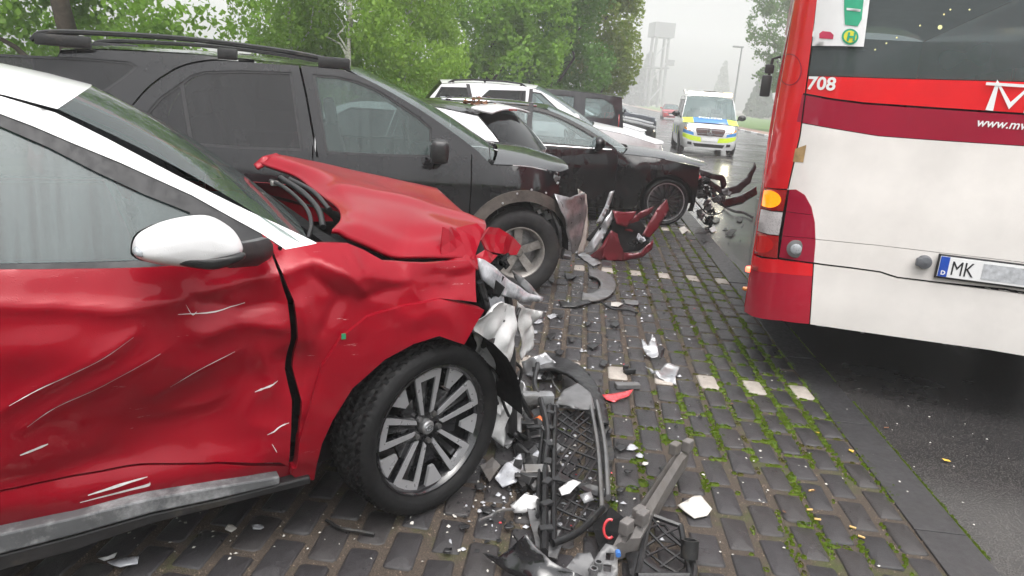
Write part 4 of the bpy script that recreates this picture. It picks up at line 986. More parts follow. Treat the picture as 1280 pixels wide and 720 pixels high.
RD['side_override'] = [
    (None, [(-2.6 + .385 * math.cos(R(a)), .33 + .385 * math.sin(R(a))) for a in range(0, 360, 9)]),
    (None, rs(gapL + gapR)),
    (None, strip([(-1.62, .985), (-1.62, .30)], .008)),
    ('side_window', rs([(-1.59, 1.01, 1), (-60, 331), (0, 331), (100, 329), (205, 326), (244, 312)] + topw + [(-1.42, 1.405, 1), (-1.59, 1.43, 1)]), M['fogged_glass'], .014),
    ('side_window', [(-1.67, 1.01), (-2.45, 1.04), (-2.40, 1.30), (-2.1, 1.40), (-1.67, 1.42)], M['grimy_glass'], .014),
    ('window_trim', rs([(-2.55, 1.0, 1), (-60, 337), (0, 337), (120, 336), (243, 332), (332, 316), (338, 313)] + topo + [(-1.40, 1.430, 1), (-1.66, 1.447, 1), (-2.1, 1.43, 1), (-2.5, 1.30, 1)]), M['seal_rubber'], .004),
    ('wheel_arch_cladding', rs(clado + archi), rm, -.016, .05),
    (None, rs(archi + [(640, 500), (640, 700), (380, 700)])),
    ('roof_frame', rs([(357, 312), (395, 303), (311, 264), (222, 220), (133, 173), (69, 141), (0, 120)]) + [(-1.6, 1.47), (-2.2, 1.48), (-2.75, 1.44), (-3.15, 1.02), (-3.0, 1.0), (-2.6, 1.01), (-2.5, 1.31), (-2.1, 1.44), (-1.66, 1.457)] + rs([(-1.40, 1.437, 1)] + topo[::-1]), wm),
    ('front_fender', rs([(343, 318), (327, 292)] + fent + clado[1:] + gapR), rm),
    ('front_door', rs([(-1.615, .985, 1), (-60, 337), (0, 337), (120, 336), (243, 332), (332, 316)] + gapL + [(350, 578), (274, 580), (179, 588), (90, 601), (0, 616), (-1.615, .36, 1)]), rm),
    ('sill_panel', rs([(-1.615, .355, 1), (0, 619), (90, 604), (179, 591), (274, 583), (385, 584), (387, 606), (330, 612), (179, 638), (0, 676), (-1.615, .27, 1)]), rm, .006),
    ('rear_door', [(-1.625, .28), (-2.18, .28), (-2.42, .78), (-2.46, .995), (-1.625, .985)], M['red_paint']),
    ('rear_quarter', [(-2.19, .28), (-2.5, .25), (-3.16, .25), (-3.16, 1.02), (-2.47, .995), (-2.43, .78)], M['red_paint'])]
red, _ = car('crossover_car', 'red crossover with white roof and mirror, its door dented and front corner crushed', RD)
# sill bar, kinked
def bar3(name, up, lo, mat, yl0, dep, parent):
    A, B = [PR_.loc(a, b, yl0) for a, b in up], [PR_.loc(a, b, yl0) for a, b in lo]; mb = MB(); n = len(A); vs = []
    for a, b in zip(A, B): vs += [a, b, (b[0], b[1] + dep, b[2] - .005), (a[0], a[1] + dep, a[2] + .005)]
    fs = [(i * 4 + k, i * 4 + (k + 1) % 4, i * 4 + 4 + (k + 1) % 4, i * 4 + 4 + k) for i in range(n - 1) for k in range(4)] + [(0, 1, 2, 3), (4 * n - 4, 4 * n - 3, 4 * n - 2, 4 * n - 1)]
    return mb.add(vs, fs).build(name, mat, parent, bevel=.006)
bar3('sill_trim', [(-560, 792), (-250, 725), (0, 668), (90, 648), (185, 624), (270, 609), (350, 596)], [(-560, 830), (-250, 758), (0, 693), (90, 670), (188, 642), (272, 624), (350, 606)], M['scuffed_sill'], -.885, .10, red)
bar3('sill_skirt', [(-560, 832), (-250, 760), (0, 694), (90, 671), (188, 643), (272, 625), (388, 596)], [(-560, 862), (-250, 785), (0, 714), (90, 690), (190, 655), (275, 634), (389, 605)], M['black_plastic'], -.875, .16, red)
# bonnet, buckled upwards
_HC = [[(325, 203, .35), (368, 219, .15), (396, 240, -.1), (420, 256, -.35), (426, 272, -.55), (415, 287, -.68)],
       [(350, 193, .38), (392, 209, .15), (425, 231, -.1), (446, 252, -.35), (452, 275, -.55), (440, 298, -.68)],
       [(430, 210, .45), (462, 229, .15), (490, 243, -.1), (508, 262, -.35), (506, 290, -.55), (490, 318, -.68)],
       [(500, 225, .5), (532, 249, .15), (550, 258, -.1), (562, 272, -.35), (566, 290, -.55), (546, 321, -.68)],
       [(546, 235, .52), (584, 268, .15), (598, 277, -.1), (608, 284, -.35), (600, 296, -.55), (590, 322, -.66)]]
HG = [[np.array(PR_.loc(*q)) for q in row] for row in _HC]
def cat1(P, t):
    n = len(P) - 1; i = min(int(t * n), n - 1); f = t * n - i
    p1, p2 = P[i], P[i + 1]; p0 = P[i - 1] if i else 2 * p1 - p2; p3 = P[i + 2] if i + 2 <= n else 2 * p2 - p1
    return .5 * (2 * p1 + (p2 - p0) * f + (2 * p0 - 5 * p1 + 4 * p2 - p3) * f * f + (3 * p1 - p0 - 3 * p2 + p3) * f ** 3)
def hoodf(u, v):
    p = cat1([cat1(row, v) for row in HG], u)
    p = p + np.array([0, 0, noise.noise(Vector((u * 5, v * 4, 8))) * .010 + .02 * math.exp(-((v - .42 - .1 * u) / .05) ** 2) * min(1, u * 3) - .016 * math.exp(-((v - .80) / .06) ** 2) * u])
    return tuple(p)
hd_ = MB().grid(hoodf, 44, 44).build('bonnet', M['red_paint'], red, 60); md = hd_.modifiers.new('thickness', 'SOLIDIFY'); md.thickness = .014; md.offset = -1
def rsheet(name, pts, mat, **k): return sheet3(name, lift(PR_, pts), mat, red, **k)
rsheet('bonnet_rear_lip', [(317, 206, .36), (328, 196, .36), (345, 192, .38), (352, 196, .36), (335, 206, .34), (322, 212, .33)], M['red_paint'], step=.02, amp=.006, thick=.008)
rsheet('bonnet_front_fold', [(549, 288, -.60), (580, 283, -.55), (606, 281, -.50), (600, 300, -.58), (592, 325, -.66), (566, 323, -.66), (550, 318, -.66)], M['red_damaged'], step=.04, amp=.018, thick=.006, freq=12, seed=2, crease=.02, facet=True)
rsheet('bumper_corner', [(600, 300, -.56), (610, 284, -.50), (623, 285, -.47), (641, 297, -.42), (649, 308, -.40), (644, 319, -.44), (622, 318, -.52), (606, 312, -.58)], M['red_damaged'], step=.035, amp=.012, thick=.006, freq=14, seed=5, crease=.02, facet=True)
rsheet('crushed_panel', [(556, 322, -.66), (590, 318, -.64), (606, 312, -.60), (622, 319, -.56), (610, 332, -.64), (597, 336, -.70), (575, 330, -.70)], M['red_damaged'], step=.03, amp=.014, thick=.006, freq=16, seed=8, crease=.02, facet=True)
# headlight unit hanging out of the corner
rsheet('headlight_lens', [(600, 323, -.72), (606, 325, -.70), (636, 350, -.60), (660, 366, -.54), (678, 371, -.50), (676, 376, -.50), (655, 377, -.55), (625, 368, -.64), (604, 350, -.72)], M['clear_shard'], step=.03, amp=.006, thick=.010, freq=8, seed=3, crease=.008)
rsheet('headlight_trim', [(640, 338, -.55), (652, 345, -.52), (668, 362, -.48), (676, 373, -.48), (660, 366, -.5), (646, 352, -.52)], M['silver_trim'], step=.015, amp=.008, thick=.008, freq=14, seed=4)
junk(red, 'headlight_housing', [(PR_.loc(612, 350, -.60), (.05, .07, .05), 16, .055), (PR_.loc(632, 330, -.52), (.06, .05, .04), 14, .05)], M['matte_black'], 31)
rsheet('arch_liner', [(600, 386, -.74), (622, 376, -.66), (640, 382, -.56), (642, 430, -.56), (630, 470, -.60), (622, 520, -.60), (606, 500, -.62), (585, 445, -.66), (586, 420, -.70)], M['white_plastic'], step=.016, amp=.010, thick=.004, freq=15, seed=13, crease=.06)
rsheet('arch_liner', [(606, 440, -.70), (632, 455, -.60), (645, 505, -.55), (630, 560, -.55), (612, 540, -.6), (608, 490, -.66)], M['white_plastic'], step=.016, amp=.01, thick=.004, freq=15, seed=14, crease=.06)
rsheet('torn_foil', [(642, 375, -.48), (656, 385, -.44), (672, 388, -.36), (664, 405, -.36), (662, 430, -.36), (650, 450, -.42), (644, 420, -.46)], M['white_plastic'], step=.02, amp=.02, thick=.003, freq=16, seed=15, crease=.07)
rsheet('washer_bottle', [(612, 372, -.66), (630, 370, -.62), (634, 390, -.60), (622, 402, -.62), (611, 392, -.66)], M['clear_shard'], step=.015, amp=.01, thick=.01, freq=14, seed=16, crease=.04)
pst = MB()
for ln, r_ in (([(634, 362, -.52), (638, 420, -.52), (640, 480, -.54), (641, 540, -.55)], .020), ([(603, 430, -.66), (615, 424, -.62), (634, 415, -.54)], .020), ([(600, 352, -.7), (606, 372, -.68), (612, 400, -.64)], .014), ([(640, 480, -.54), (652, 500, -.48), (664, 520, -.42)], .014)):
    pst.tube(cr(lift(PR_, ln), 5), r_, 7)
pst.build('bumper_bracket', M['black_plastic'], red, 50)
for ln in ([(608, 455, -.72), (622, 470, -.66), (628, 500, -.62), (636, 520, -.58)], [(622, 395, -.64), (632, 402, -.58), (644, 396, -.52), (650, 385, -.5)], [(592, 460, -.74), (612, 478, -.70), (622, 505, -.66)], [(640, 450, -.54), (652, 462, -.5), (648, 480, -.48)]):
    rods(red, 'loose_cable', PR_, [ln], .007, M['black_plastic'])
junk(red, 'front_carrier', [((.36, -.30, .52), (.10, .30, .22), 22, .10), ((.38, .35, .55), (.10, .35, .22), 20, .12), (PR_.loc(640, 540, -.52), (.07, .06, .07), 14, .05)], M['matte_black'], 33)
# scuttle, wiper arm and hoses behind the bonnet
cw_ = MB(); cw_.grid(lambda u, v: (-.40 + .26 * (1 - (2 * v - 1) ** 2) + .34 * u, (v * 2 - 1) * .72, .985 - .09 * u), 4, 10); cw_.build('scuttle', M['matte_black'], red, 60)
eng = MB(); eng.box((.10, 0, .60), (.62, 1.1, .50), ch=.05); eng.build('motor_block', M['matte_black'], red, 40)
for ln, r_, nm in (([(338, 226, .05), (352, 232, -.05), (370, 246, -.18), (384, 262, -.32), (389, 280, -.42), (385, 298, -.5)], .008, 'wiper_arm'), ([(350, 222, .1), (378, 240, -.05), (398, 262, -.25), (404, 284, -.4)], .012, 'hose'), ([(362, 224, .1), (392, 240, -.08), (412, 262, -.3)], .010, 'hose')):
    rods(red, nm, PR_, [ln], r_, M['black_plastic'], 8)
cl = MB(); c = PR_.loc(343, 229, .02); cl.box(c, (.03, .03, .02), ch=.006); cl.build('hose_clip', M['dusty_alloy'], red)
# folded-in door mirror
def inflate(pts, yl, h, name, mat, parent, n=7, back=False):
    P2 = [PR_.loc(a, b, yl) for a, b in pts]; P2 = cr([(p[0], p[2]) for p in P2], 4, True); m = len(P2); cx, cz = np.mean(P2, 0); mb = MB(); vs = []
    for k in range(n + 1):
        a = k / n * math.pi / 2; s_ = math.cos(a) ** .55 if k < n else .02
        vs += [(cx + (x - cx) * s_, yl - h * math.sin(a) * (1 if not back else -1), cz + (z - cz) * s_) for x, z in P2]
    fs = [(k * m + i, k * m + (i + 1) % m, (k + 1) * m + (i + 1) % m, (k + 1) * m + i) for k in range(n) for i in range(m)] + [tuple(n * m + i for i in range(m))]
    return mb.add(vs, fs).build(name, mat, parent, 60)
mo = inflate([(165, 309), (173, 292), (200, 278), (235, 270), (262, 270), (285, 282), (298, 296), (303, 312), (288, 322), (262, 331), (225, 331), (190, 327), (169, 320)], -.965, .085, 'wing_mirror', M['white_paint'], red)
inflate([(163, 312), (170, 292), (200, 278), (240, 271), (285, 284), (303, 312), (262, 331), (190, 328), (168, 322)], -.963, .05, 'mirror_back', M['black_plastic'], mo, back=True)
inflate([(216, 327), (222, 319), (262, 318), (302, 315), (306, 322), (290, 330), (266, 336), (235, 333)], -1.015, .035, 'mirror_base', M['black_plastic'], mo)
inflate([(166, 312), (170, 308), (178, 312), (179, 320), (168, 319)], -1.0, .03, 'mirror_indicator', M['lens_headlight'], mo)
ma = MB(); ma.tube(lift(PR_, [(285, 320, -.97), (318, 316, -.90), (332, 310, -.86)]), [.035, .04, .035], 8, flat=.8); ma.build('mirror_arm', M['black_plastic'], mo, 50)
sl_ = rs([(327, 293), (340, 301), (354, 311), (338, 317)])
for q in ((331, 301), (350, 310)):
    x_, z_ = rs([q])[0]; MB().lathe([(.001, -.003), (.006, -.003), (.006, .004)], 10, Matrix.Translation((x_, -float(WR(x_, z_)), z_))).build('bolt_hole', M['matte_black'], red)
# bare scratches standing proud of the lacquer
for ln, w in (([(12, 504), (50, 482), (90, 463), (128, 444), (166, 418)], .0035), ([(34, 533), (70, 508), (130, 480), (200, 440)], .0022), ([(214, 487), (250, 463), (295, 442)], .0018), ([(222, 392), (270, 391), (308, 381)], .003), ([(322, 496), (336, 488), (350, 480)], .006), ([(25, 570), (60, 558)], .006), ([(110, 620), (140, 612), (185, 600)], .007), ([(335, 545), (350, 535), (362, 530)], .005), ([(340, 555), (346, 565)], .006), ([(232, 380), (240, 393), (246, 390)], .003), ([(430, 425), (448, 420)], .006), ([(100, 628), (180, 610), (188, 605)], .009)):
    pl = cr(rs(ln), 4); mb = MB(); vs = []
    for i, (x, z) in enumerate(pl):
        wv = .5 * w * (.3 + .7 * math.sin(math.pi * (i + .4) / len(pl))) * (.6 + .8 * random.random())
        for dz in (-wv, wv): vs.append((x, -(float(WR(x, z + dz)) - float(rdent(np.array([x]), np.array([z + dz]))[0])) - .0025, z + dz))
    mb.add(vs, [(2 * i, 2 * i + 2, 2 * i + 3, 2 * i + 1) for i in range(len(pl) - 1)]).build('scratch', M['white_plastic'], red, 60)
for q, s_ in (((570, 350), .05),):
    pass
gs = MB(); x_, z_ = rs([(427, 418)])[0]; gs.box((x_, -float(WR(x_, z_)) - .02, z_), (.014, .004, .018)); gs.build('green_sticker', plain('sticker_green', (.02, .22, .10), .4), red)
# ---------------------------------------------------------------- city bus, seen from behind
def text_mesh(name, body, mat, parent, loc, size, rot=(R(90), 0, 0), sx=1.0, bold=0.0, shear=0.0, depth=.001, align='LEFT'):
    cu = bpy.data.curves.new(name, 'FONT'); cu.body = body; cu.size = size; cu.offset = bold; cu.shear = shear; cu.extrude = depth; cu.align_x = align; cu.resolution_u = 3
    tmp = bpy.data.objects.new('tmp', cu); COL.objects.link(tmp); dg = bpy.context.evaluated_depsgraph_get(); me = bpy.data.meshes.new_from_object(tmp.evaluated_get(dg)); bpy.data.objects.remove(tmp)
    me.name = name; me.materials.clear(); me.materials.append(mat); o = bpy.data.objects.new(name, me); link(o, parent); o.location = loc; o.rotation_euler = rot; o.scale = (sx, 1, 1); return o
_e = math.cos(R(-17.8)), math.sin(R(-17.8)); _p = g(1012, 405, .40)
PBU = Pose((_p[0] - .36 * _e[0], _p[1] - .36 * _e[1]), -17.8)
bus = thing('city_bus', 'white and red city bus numbered 708 with its left indicator lit', 'bus', (PBU.o[0], PBU.o[1], 0), PBU.a)
RC = .34
def ycorner(x):
    x = np.asarray(x, float); d = np.clip(RC - x, 0, RC); d2 = np.clip(x - (2.5 - RC), 0, RC)
    return (RC - np.sqrt(np.maximum(RC ** 2 - d ** 2, 0))) * .95 + (RC - np.sqrt(np.maximum(RC ** 2 - d2 ** 2, 0))) * .95 + .03 * ((x - 1.25) / 1.25) ** 2
def ylean(z): return .05 * np.clip((np.asarray(z) - 1.0) / 2, 0, 1) ** 1.5 + .02 * np.clip((.55 - np.asarray(z)) / .3, 0, 1) ** 2
def bp(l):
    out = []
    for q in l:
        if len(q) == 3: out.append((q[0], q[1])); continue
        y = 0.0
        for k in range(10): p = PBU.loc(q[0], q[1], y); y = .5 * y + .5 * float(ycorner(min(max(p[0], .0), 2.5)) + ylean(p[2]))
        out.append((min(max(p[0], .004), 2.496), p[2]))
    return out
def zz(px, py): return bp([(px, py)])[0][1]
zw, zrb, zdb, zbt = zz(1280, 101.6), zz(1280, 142.5), zz(1280, 182), zz(1280, 443)
MX = 1.25; ext = lambda z: (MX, z, 1)
X1280 = bp([(1280, 200)])[0][0]
def ln(z0, p): return z0
corner_top = [(.004, 3.0, 1), (.24, 3.0, 1)]
regs = [
    (None, strip(bp([(985, 236), (1000, 170), (1010, 93), (1022, 0), (.30, 2.9, 1)]), .007)),
    (None, strip(bp([(1004, 117.4), (1040, 124), (1079, 129), (1180, 136), (1280, 142.5), ext(zrb - .004)]), .010)),
    (None, strip(bp([(972, 322), (1017, 329), (1030, 331), (1060, 334.5), (1100, 340), (1112, 344), (1122, 347), (1280, 366), ext(zz(1280, 366))]), .010)),
    (None, strip(bp([(1019, 299), (1100, 307), (1280, 328), ext(zz(1280, 328))]), .003)), (None, strip(bp([(1017, 328), (1012, 405)]), .006)), (None, strip(bp([(986, 237), (973, 323)]), .006)), (None, strip(bp([(936, 314), (973, 323.5)]), .005)),
    (None, strip(bp([(981, 264), (1016, 268.6)]), .003)), (None, strip(bp([(977, 294.5), (1018.6, 298)]), .003)),
    ('indicator', bp([(960.5 + 15.5 * math.cos(a) - 2.5 * math.sin(a), 248.5 + 3 * math.cos(a) + 10.5 * math.sin(a)) for a in np.linspace(0, 6.1, 20)]), M['indicator_lit'], -.004), ('indicator_lens', bp([(942, 232.5), (984, 237.5), (979, 264), (938.5, 257.5)]), M['lens_red'], 0.0),
    ('reversing_lamp', bp([(938.3, 258.6), (978.5, 265.6), (973.8, 294), (933.9, 285.5)]), M['lens_white']),
    ('brake_lamp', bp([(951.5 + 15 * math.cos(a) - 2.5 * math.sin(a), 305 + 3 * math.cos(a) + 10.5 * math.sin(a)) for a in np.linspace(0, 6.1, 20)]), M['brake_lit'], -.003), ('brake_lens', bp([(933.4, 286.9), (973.6, 295.2), (971.6, 322.5), (930.5, 313.2)]), M['lens_red']),
    ('lamp_surround', bp([(985, 237.5), (995, 236.7), (1006, 243.6), (1014.4, 258.9), (1018.6, 278.3), (1019.4, 303.3), (1017.3, 327.8), (973, 323.3)]), M['bus_dark_red'], -.002),
    ('corner_band', bp([(930, 316), (972, 324.5), (1016, 329), (1015.4, 345), (972, 341), (929, 332)]), M['bus_red'], -.0045),
    ('corner_bumper', bp([(930, 316), (972, 324.5), (1016, 329), (1012, 404.7), (976, 400.6), (926, 386)]), M['bus_mid_red'], -.004),
    ('rear_window', bp([(1023, -10), (1010, 94.5), (1100, 97), (1280, 101.6), ext(zw), (MX, 2.55, 1), (.36, 2.55, 1)]), M['bus_glass'], .012),
    ('red_band', bp([(1009, 95.5), (1100, 98), (1280, 102.6), ext(zw - .004), ext(zrb), (1280, 142.2), (1180, 135.5), (1079, 128.6), (1040, 123.4), (1003, 116.8)]), M['bus_red']),
    ('dark_red_band', bp([(1003, 118), (1040, 124.6), (1079, 129.6), (1180, 136.6), (1280, 143), ext(zrb - .008), ext(zdb), (1280, 182), (1158, 174), (1098, 169.5), (1040, 160), (996, 152)]), M['bus_dark_red']),
    ('corner_pillar', bp([(940, 231), (985, 236), (1000, 170), (1010, 93), (1022, 0), (.30, 2.95, 1), (.004, 2.95, 1)]), M['bus_red']),
    ('engine_cover', bp([(984, 237), (996, 153), (1040, 161), (1098, 170.5), (1158, 175), (1280, 183), ext(zdb - .003), ext(zz(1280, 366) + .01), (1122, 347), (1100, 340), (1060, 334.5), (1030, 331), (1017, 328), (1019.4, 303.3), (1018.6, 278.3), (1014.4, 258.9), (1006, 243.6), (995, 236.7)]), M['bus_white']),
    ('rear_bumper', bp([(1017, 330), (1030, 331.5), (1060, 335), (1100, 340.5), (1122, 347.5), (1280, 366.5), ext(zz(1280, 366.5)), ext(zbt), (1280, 443), (1012.5, 405)]), M['bus_white'], -.006),
    ('roof_edge', [(.30, 2.55), (MX, 2.55), (MX, 3.0), (.05, 3.0)], M['bus_red'])]
def Mb(sg):
    return lambda u, v, off: np.stack([u if sg > 0 else 2.5 - u, ycorner(u) + ylean(v) + off, v], 1)
for sg in (1, -1): skin(bus, regs if sg > 0 else [r for r in regs], .045, Mb(sg), lambda u, v: np.tile([[0, 1.0, 0]], (len(u), 1)), rim=.02)
# recessed corner details
def rear_pt(px, py, off=-.006):
    x, z = bp([(px, py)])[0]; return (x, float(ycorner(x) + ylean(z)) + off, z)
def disc(name, px, r0, mat, off=-.008, ring=None):
    c = rear_pt(px[0], px[1], off); mb = MB(); mb.lathe([(.001, -.004), (r0 * .8, -.004), (r0, 0), (r0, .012)], 24, Matrix.Translation(c)); return mb.build(name, mat, bus, 40)
disc('reflector_ring', (995, 311), .050, M['grey_plastic']); disc('reflector', (995, 311), .030, M['lens_headlight'], -.014)
rg = MB(); _a = np.linspace(0, 2 * math.pi, 37)
rg.add([rear_pt(987 + k * math.cos(t_) * 15, 87 + k * math.sin(t_) * 20, -.004) for t_ in _a for k in (.93, 1.0)], [(2 * i, 2 * i + 1, 2 * i + 3, 2 * i + 2) for i in range(36)]); rg.build('filler_cap', M['bus_dark_red'], bus, 40)
pt = rear_pt(1000, 192, -.004); sk = MB(); sk.add([rear_pt(994, 186, -.003), rear_pt(1008, 181, -.003), rear_pt(1004, 203, -.003), rear_pt(991, 202, -.003)], [(0, 1, 2, 3)]); sk.build('peeled_sticker', plain('sticker_tan', (.42, .27, .12), .6, var=.4), bus)
# plate holder, plate, handle
pl = rear_pt(1171, 331, -.02); pr = (pl[0] + .53, pl[1], rear_pt(1280, 343)[2] - .0)
tilt = 0.0
mb = MB(); mb.box((pl[0] + .262, -.014, pl[2] - .001), (.535, .016, .128), ch=.004); mb.build('plate_frame', M['black_plastic'], bus)
mb = MB(); mb.box((pl[0] + .262, -.0235, pl[2]), (.515, .004, .108), ch=.001); plate = mb.build('number_plate', M['sign_white'], bus)
mb = MB(); mb.box((pl[0] + .028, -.0262, pl[2]), (.042, .002, .106)); mb.build('country_band', plain('euro_blue', (.012, .07, .42), .4), plate)
text_mesh('plate_letter', 'D', M['sign_white'], plate, (pl[0] + .018, -.0285, pl[2] - .042), .03, bold=.001)
text_mesh('plate_letters', 'MK', plain('plate_ink', (.012, .012, .014), .5), plate, (pl[0] + .060, -.0262, pl[2] - .038), .105, sx=.72, bold=.0)
mb = MB(); mb.box((pl[0] + .34, -.0262, pl[2]), (.27, .002, .082)); mb.build('plate_patch', plain('plate_grey', (.45, .46, .48), .5, var=.3, scale=30), plate)
hd2 = rear_pt(1155, 327, -.02); mb = MB(); mb.lathe([(.001, -.03), (.030, -.024), (.036, .0), (.036, .03)], 18, Matrix.Translation((hd2[0], hd2[1] + .0, hd2[2]))); mb.box((hd2[0] - .02, hd2[1] - .012, hd2[2]), (.05, .03, .045), ch=.01); mb.build('tow_cover', plain('handle_grey', (.10, .105, .115), .5), bus, 40)
# lettering
def bus_text(name, body, px, size, parent=None, mat=None, off=-.006, **k):
    x0, z0 = bp([px])[0]; o = text_mesh(name, body, mat or M['sign_white'], parent or bus, (0, 0, 0), size, rot=(0, 0, 0), depth=.0, **k); sx = o.scale[0]; o.scale = (1, 1, 1)
    bm = bmesh.new(); bm.from_mesh(o.data); bmesh.ops.triangulate(bm, faces=bm.faces[:])
    for v in bm.verts:
        x, z = x0 + v.co.x * sx, z0 + v.co.y; v.co = (x, float(ycorner(x) + ylean(z)) + off, z)
    bm.to_mesh(o.data); bm.free(); return o
bus_text('fleet_number', '708', (1008, 111), .092, bold=.0025)
x_l, z_l = bp([(1236, 138)])[0]; h_l = .132                  # bold operator letters drawn as strokes
for pl_, w_l in (([(0, 0), (.06, 1), (.5, .22), (.94, 1), (1, 0)], .165), ([(0, 1), (.5, 0), (1, 1)], .15), ([(.95, .82), (.7, .98), (.3, .98), (.04, .7), (.04, .3), (.3, .02), (.7, .02), (.95, .2), (.95, .48), (.6, .48)], .14)):
    st_ = strip([(x_l + a * w_l, z_l + b * h_l) for a, b in pl_], .034)
    skin(bus, [('operator_letter', st_, M['sign_white'])], .03, lambda u, v, o_: np.stack([u, ycorner(u) + ylean(v) - .008, v], 1), lambda u, v: np.tile([[0, 1.0, 0]], (len(u), 1)), rim=0); x_l += w_l + .05
bus_text('web_address', 'www.mvg', (1219, 157.5), .060, bold=.0008, shear=.2)
mb = MB(); a, b = rear_pt(1232, 104, -.010), rear_pt(1280, 107, -.010); mb.box(((a[0] + MX * 2 - a[0]) / 2, a[1], b[2] - .002), (2 * (MX - a[0]), .003, .014)); mb.build('logo_line', M['sign_white'], bus)
# window notice with bus stop symbol
def spoly(name, pts, mat, off, parent): return skin(parent, [(name, bp(pts), mat)], .03, lambda u, v, o_: np.stack([u, ycorner(u) + ylean(v) + off, v], 1), lambda u, v: np.tile([[0, 1.0, 0]], (len(u), 1)), rim=0)[name][0]
notice = spoly('window_notice', [(1022, -8), (1088, -8), (1079.5, 58.5), (1015, 57.5)], M['sign_white'], -.004, bus)
gm_, rm_, ym_ = plain('notice_green', (.03, .36, .20), .5), plain('notice_red', (.55, .04, .10), .5), plain('notice_yellow', (.72, .68, .05), .5)
def npoly(name, pts, mat, off=-.007):
    return spoly(name, pts, mat, off, notice)
npoly('bus_picture', [(1055, -6), (1080, -6), (1077, 24), (1072, 33), (1056, 31), (1055, 12)], gm_); npoly('bus_picture_stripe', [(1058, 10), (1076, 12), (1075, 15), (1058, 13)], M['sign_white'], -.009)
npoly('car_picture', [(1024, 42), (1028, 39), (1038, 40), (1042, 44), (1041, 49), (1024, 48)], rm_)
npoly('stop_disc', [(1062.5 + 10.5 * math.cos(a), 46 + 10 * math.sin(a)) for a in np.linspace(0, 6.28, 25)[:-1]], gm_, -.007); npoly('stop_disc_face', [(1062.5 + 8 * math.cos(a), 46 + 7.6 * math.sin(a)) for a in np.linspace(0, 6.28, 25)[:-1]], ym_, -.009)
bus_text('stop_letter', 'H', (1057.5, 51), .058, notice, gm_, -.012, bold=.002)
# flanks, roof, floor, wheels
for sg, x0 in ((-1, 0.0), (1, 2.5)):
    fx = lambda u, v, off, x0=x0, sg=sg: np.stack([np.full_like(u, x0) - sg * off - sg * .03 * np.clip((v - 1.2) / 1.8, 0, 1) ** 2, u, v], 1)
    wn = [('side_window', [(a, 1.02), (a + 1.5, 1.02), (a + 1.5, 2.2), (a, 2.2)], M['dark_glass'], .01) for a in (.9, 2.5, 4.1, 5.7, 7.3, 8.9, 10.3)]
    ar = [(None, [(a + .56 * math.cos(R(t_)), .48 + .56 * math.sin(R(t_))) for t_ in range(0, 360, 10)]) for a in (3.3, 9.2)]
    skin(bus, wn + ar + [('flank_stripe', [(.33, .36), (11.9, .36), (11.9, .9), (.33, .9)], M['bus_red'])] + [('flank', [(.33, .36), (11.9, .36), (11.9, 3.0), (.33, 3.0)], M['bus_red'])], .25, fx, lambda u, v, sg=sg: np.tile([[-sg * 1.0, 0, 0]], (len(u), 1)), rim=.02)
mb = MB(); mb.grid(lambda u, v: (2.5 * v, .05 + 11.85 * u, 3.0 + .12 * (1 - (2 * v - 1) ** 4)), 6, 12); mb.build('roof', M['bus_white'], bus, 60)
mb = MB(); mb.box((1.25, 6.0, .44), (2.36, 11.3, .12)); mb.build('floor', M['matte_black'], bus)
mb = MB(); mb.box((1.25, 1.35, .75), (2.2, 1.9, .5)); mb.build('engine_bay', M['matte_black'], bus); mb = MB(); mb.box((1.25, 1.45, .385), (2.3, 2.2, .09)); mb.build('shade_tray', M['matte_black'], bus)  # lower tray is unseen, added to cut skylight under the bus
mb = MB(); mb.box((1.25, 11.9, 1.7), (2.44, .08, 2.6)); mb.build('front_wall', M['dark_glass'], bus)
mb = MB(); mb.box((1.25, 2.4, 1.0), (2.4, .04, .5)); mb.build('rear_bulkhead', M['grey_plastic'], bus)
for k in range(4):
    for sx in (.5, 1.05, 1.5, 2.05):
        mb = MB(); mb.box((sx, 1.5 + k * 1.0, 1.25), (.44, .12, .85), ch=.04); mb.build('seat', M['seat_fabric'], bus, 40)
for x_, y_ in ((.02, 3.3), (2.48, 3.3), (.02, 9.2), (2.48, 9.2)):
    o = tyre_mb(.48, .28, .29).build('wheel', M['tyre_rubber'], bus, 50); rm0 = MB().lathe([(.29, -.1), (.2, -.06), (.12, -.06), (.1, -.1), (.001, -.1)], 24).build('rim', M['dusty_alloy'], o, 40)
    o.location = (x_ + (.16 if x_ < 1 else -.16), y_, .48); o.rotation_euler = (0, 0, R(-90) if x_ < 1 else R(90))
for px, m_, r0 in (((927, 336), 'marker_lit', .020), ((925, 361), 'lens_amber', .014)):
    q = rear_pt(931, px[1]); mb = MB(); mb.lathe([(.001, -.022), (r0 * .8, -.018), (r0, 0), (r0, .02)], 14, Matrix.Translation((-.008, RC + .02, q[2])) @ Matrix.Rotation(R(90), 4, 'Z') @ Matrix.Rotation(R(180), 4, 'Z')); mb.build('side_marker', M[m_], bus, 50)
mh = MB(); mh.box((-.20, 11.9, 2.02), (.20, .12, .42), ch=.04); mo_ = mh.build('wing_mirror', M['black_plastic'], bus, 40)
mh = MB(); mh.box((-.18, 11.9, 2.35), (.18, .11, .18), ch=.04); mh.build('wide_angle_mirror', M['black_plastic'], mo_, 40)
mh = MB(); mh.tube([(0, 11.9, 2.6), (-.15, 11.9, 2.55), (-.18, 11.9, 2.1)], .03, 8); mh.build('mirror_arm', M['black_plastic'], mo_, 40)
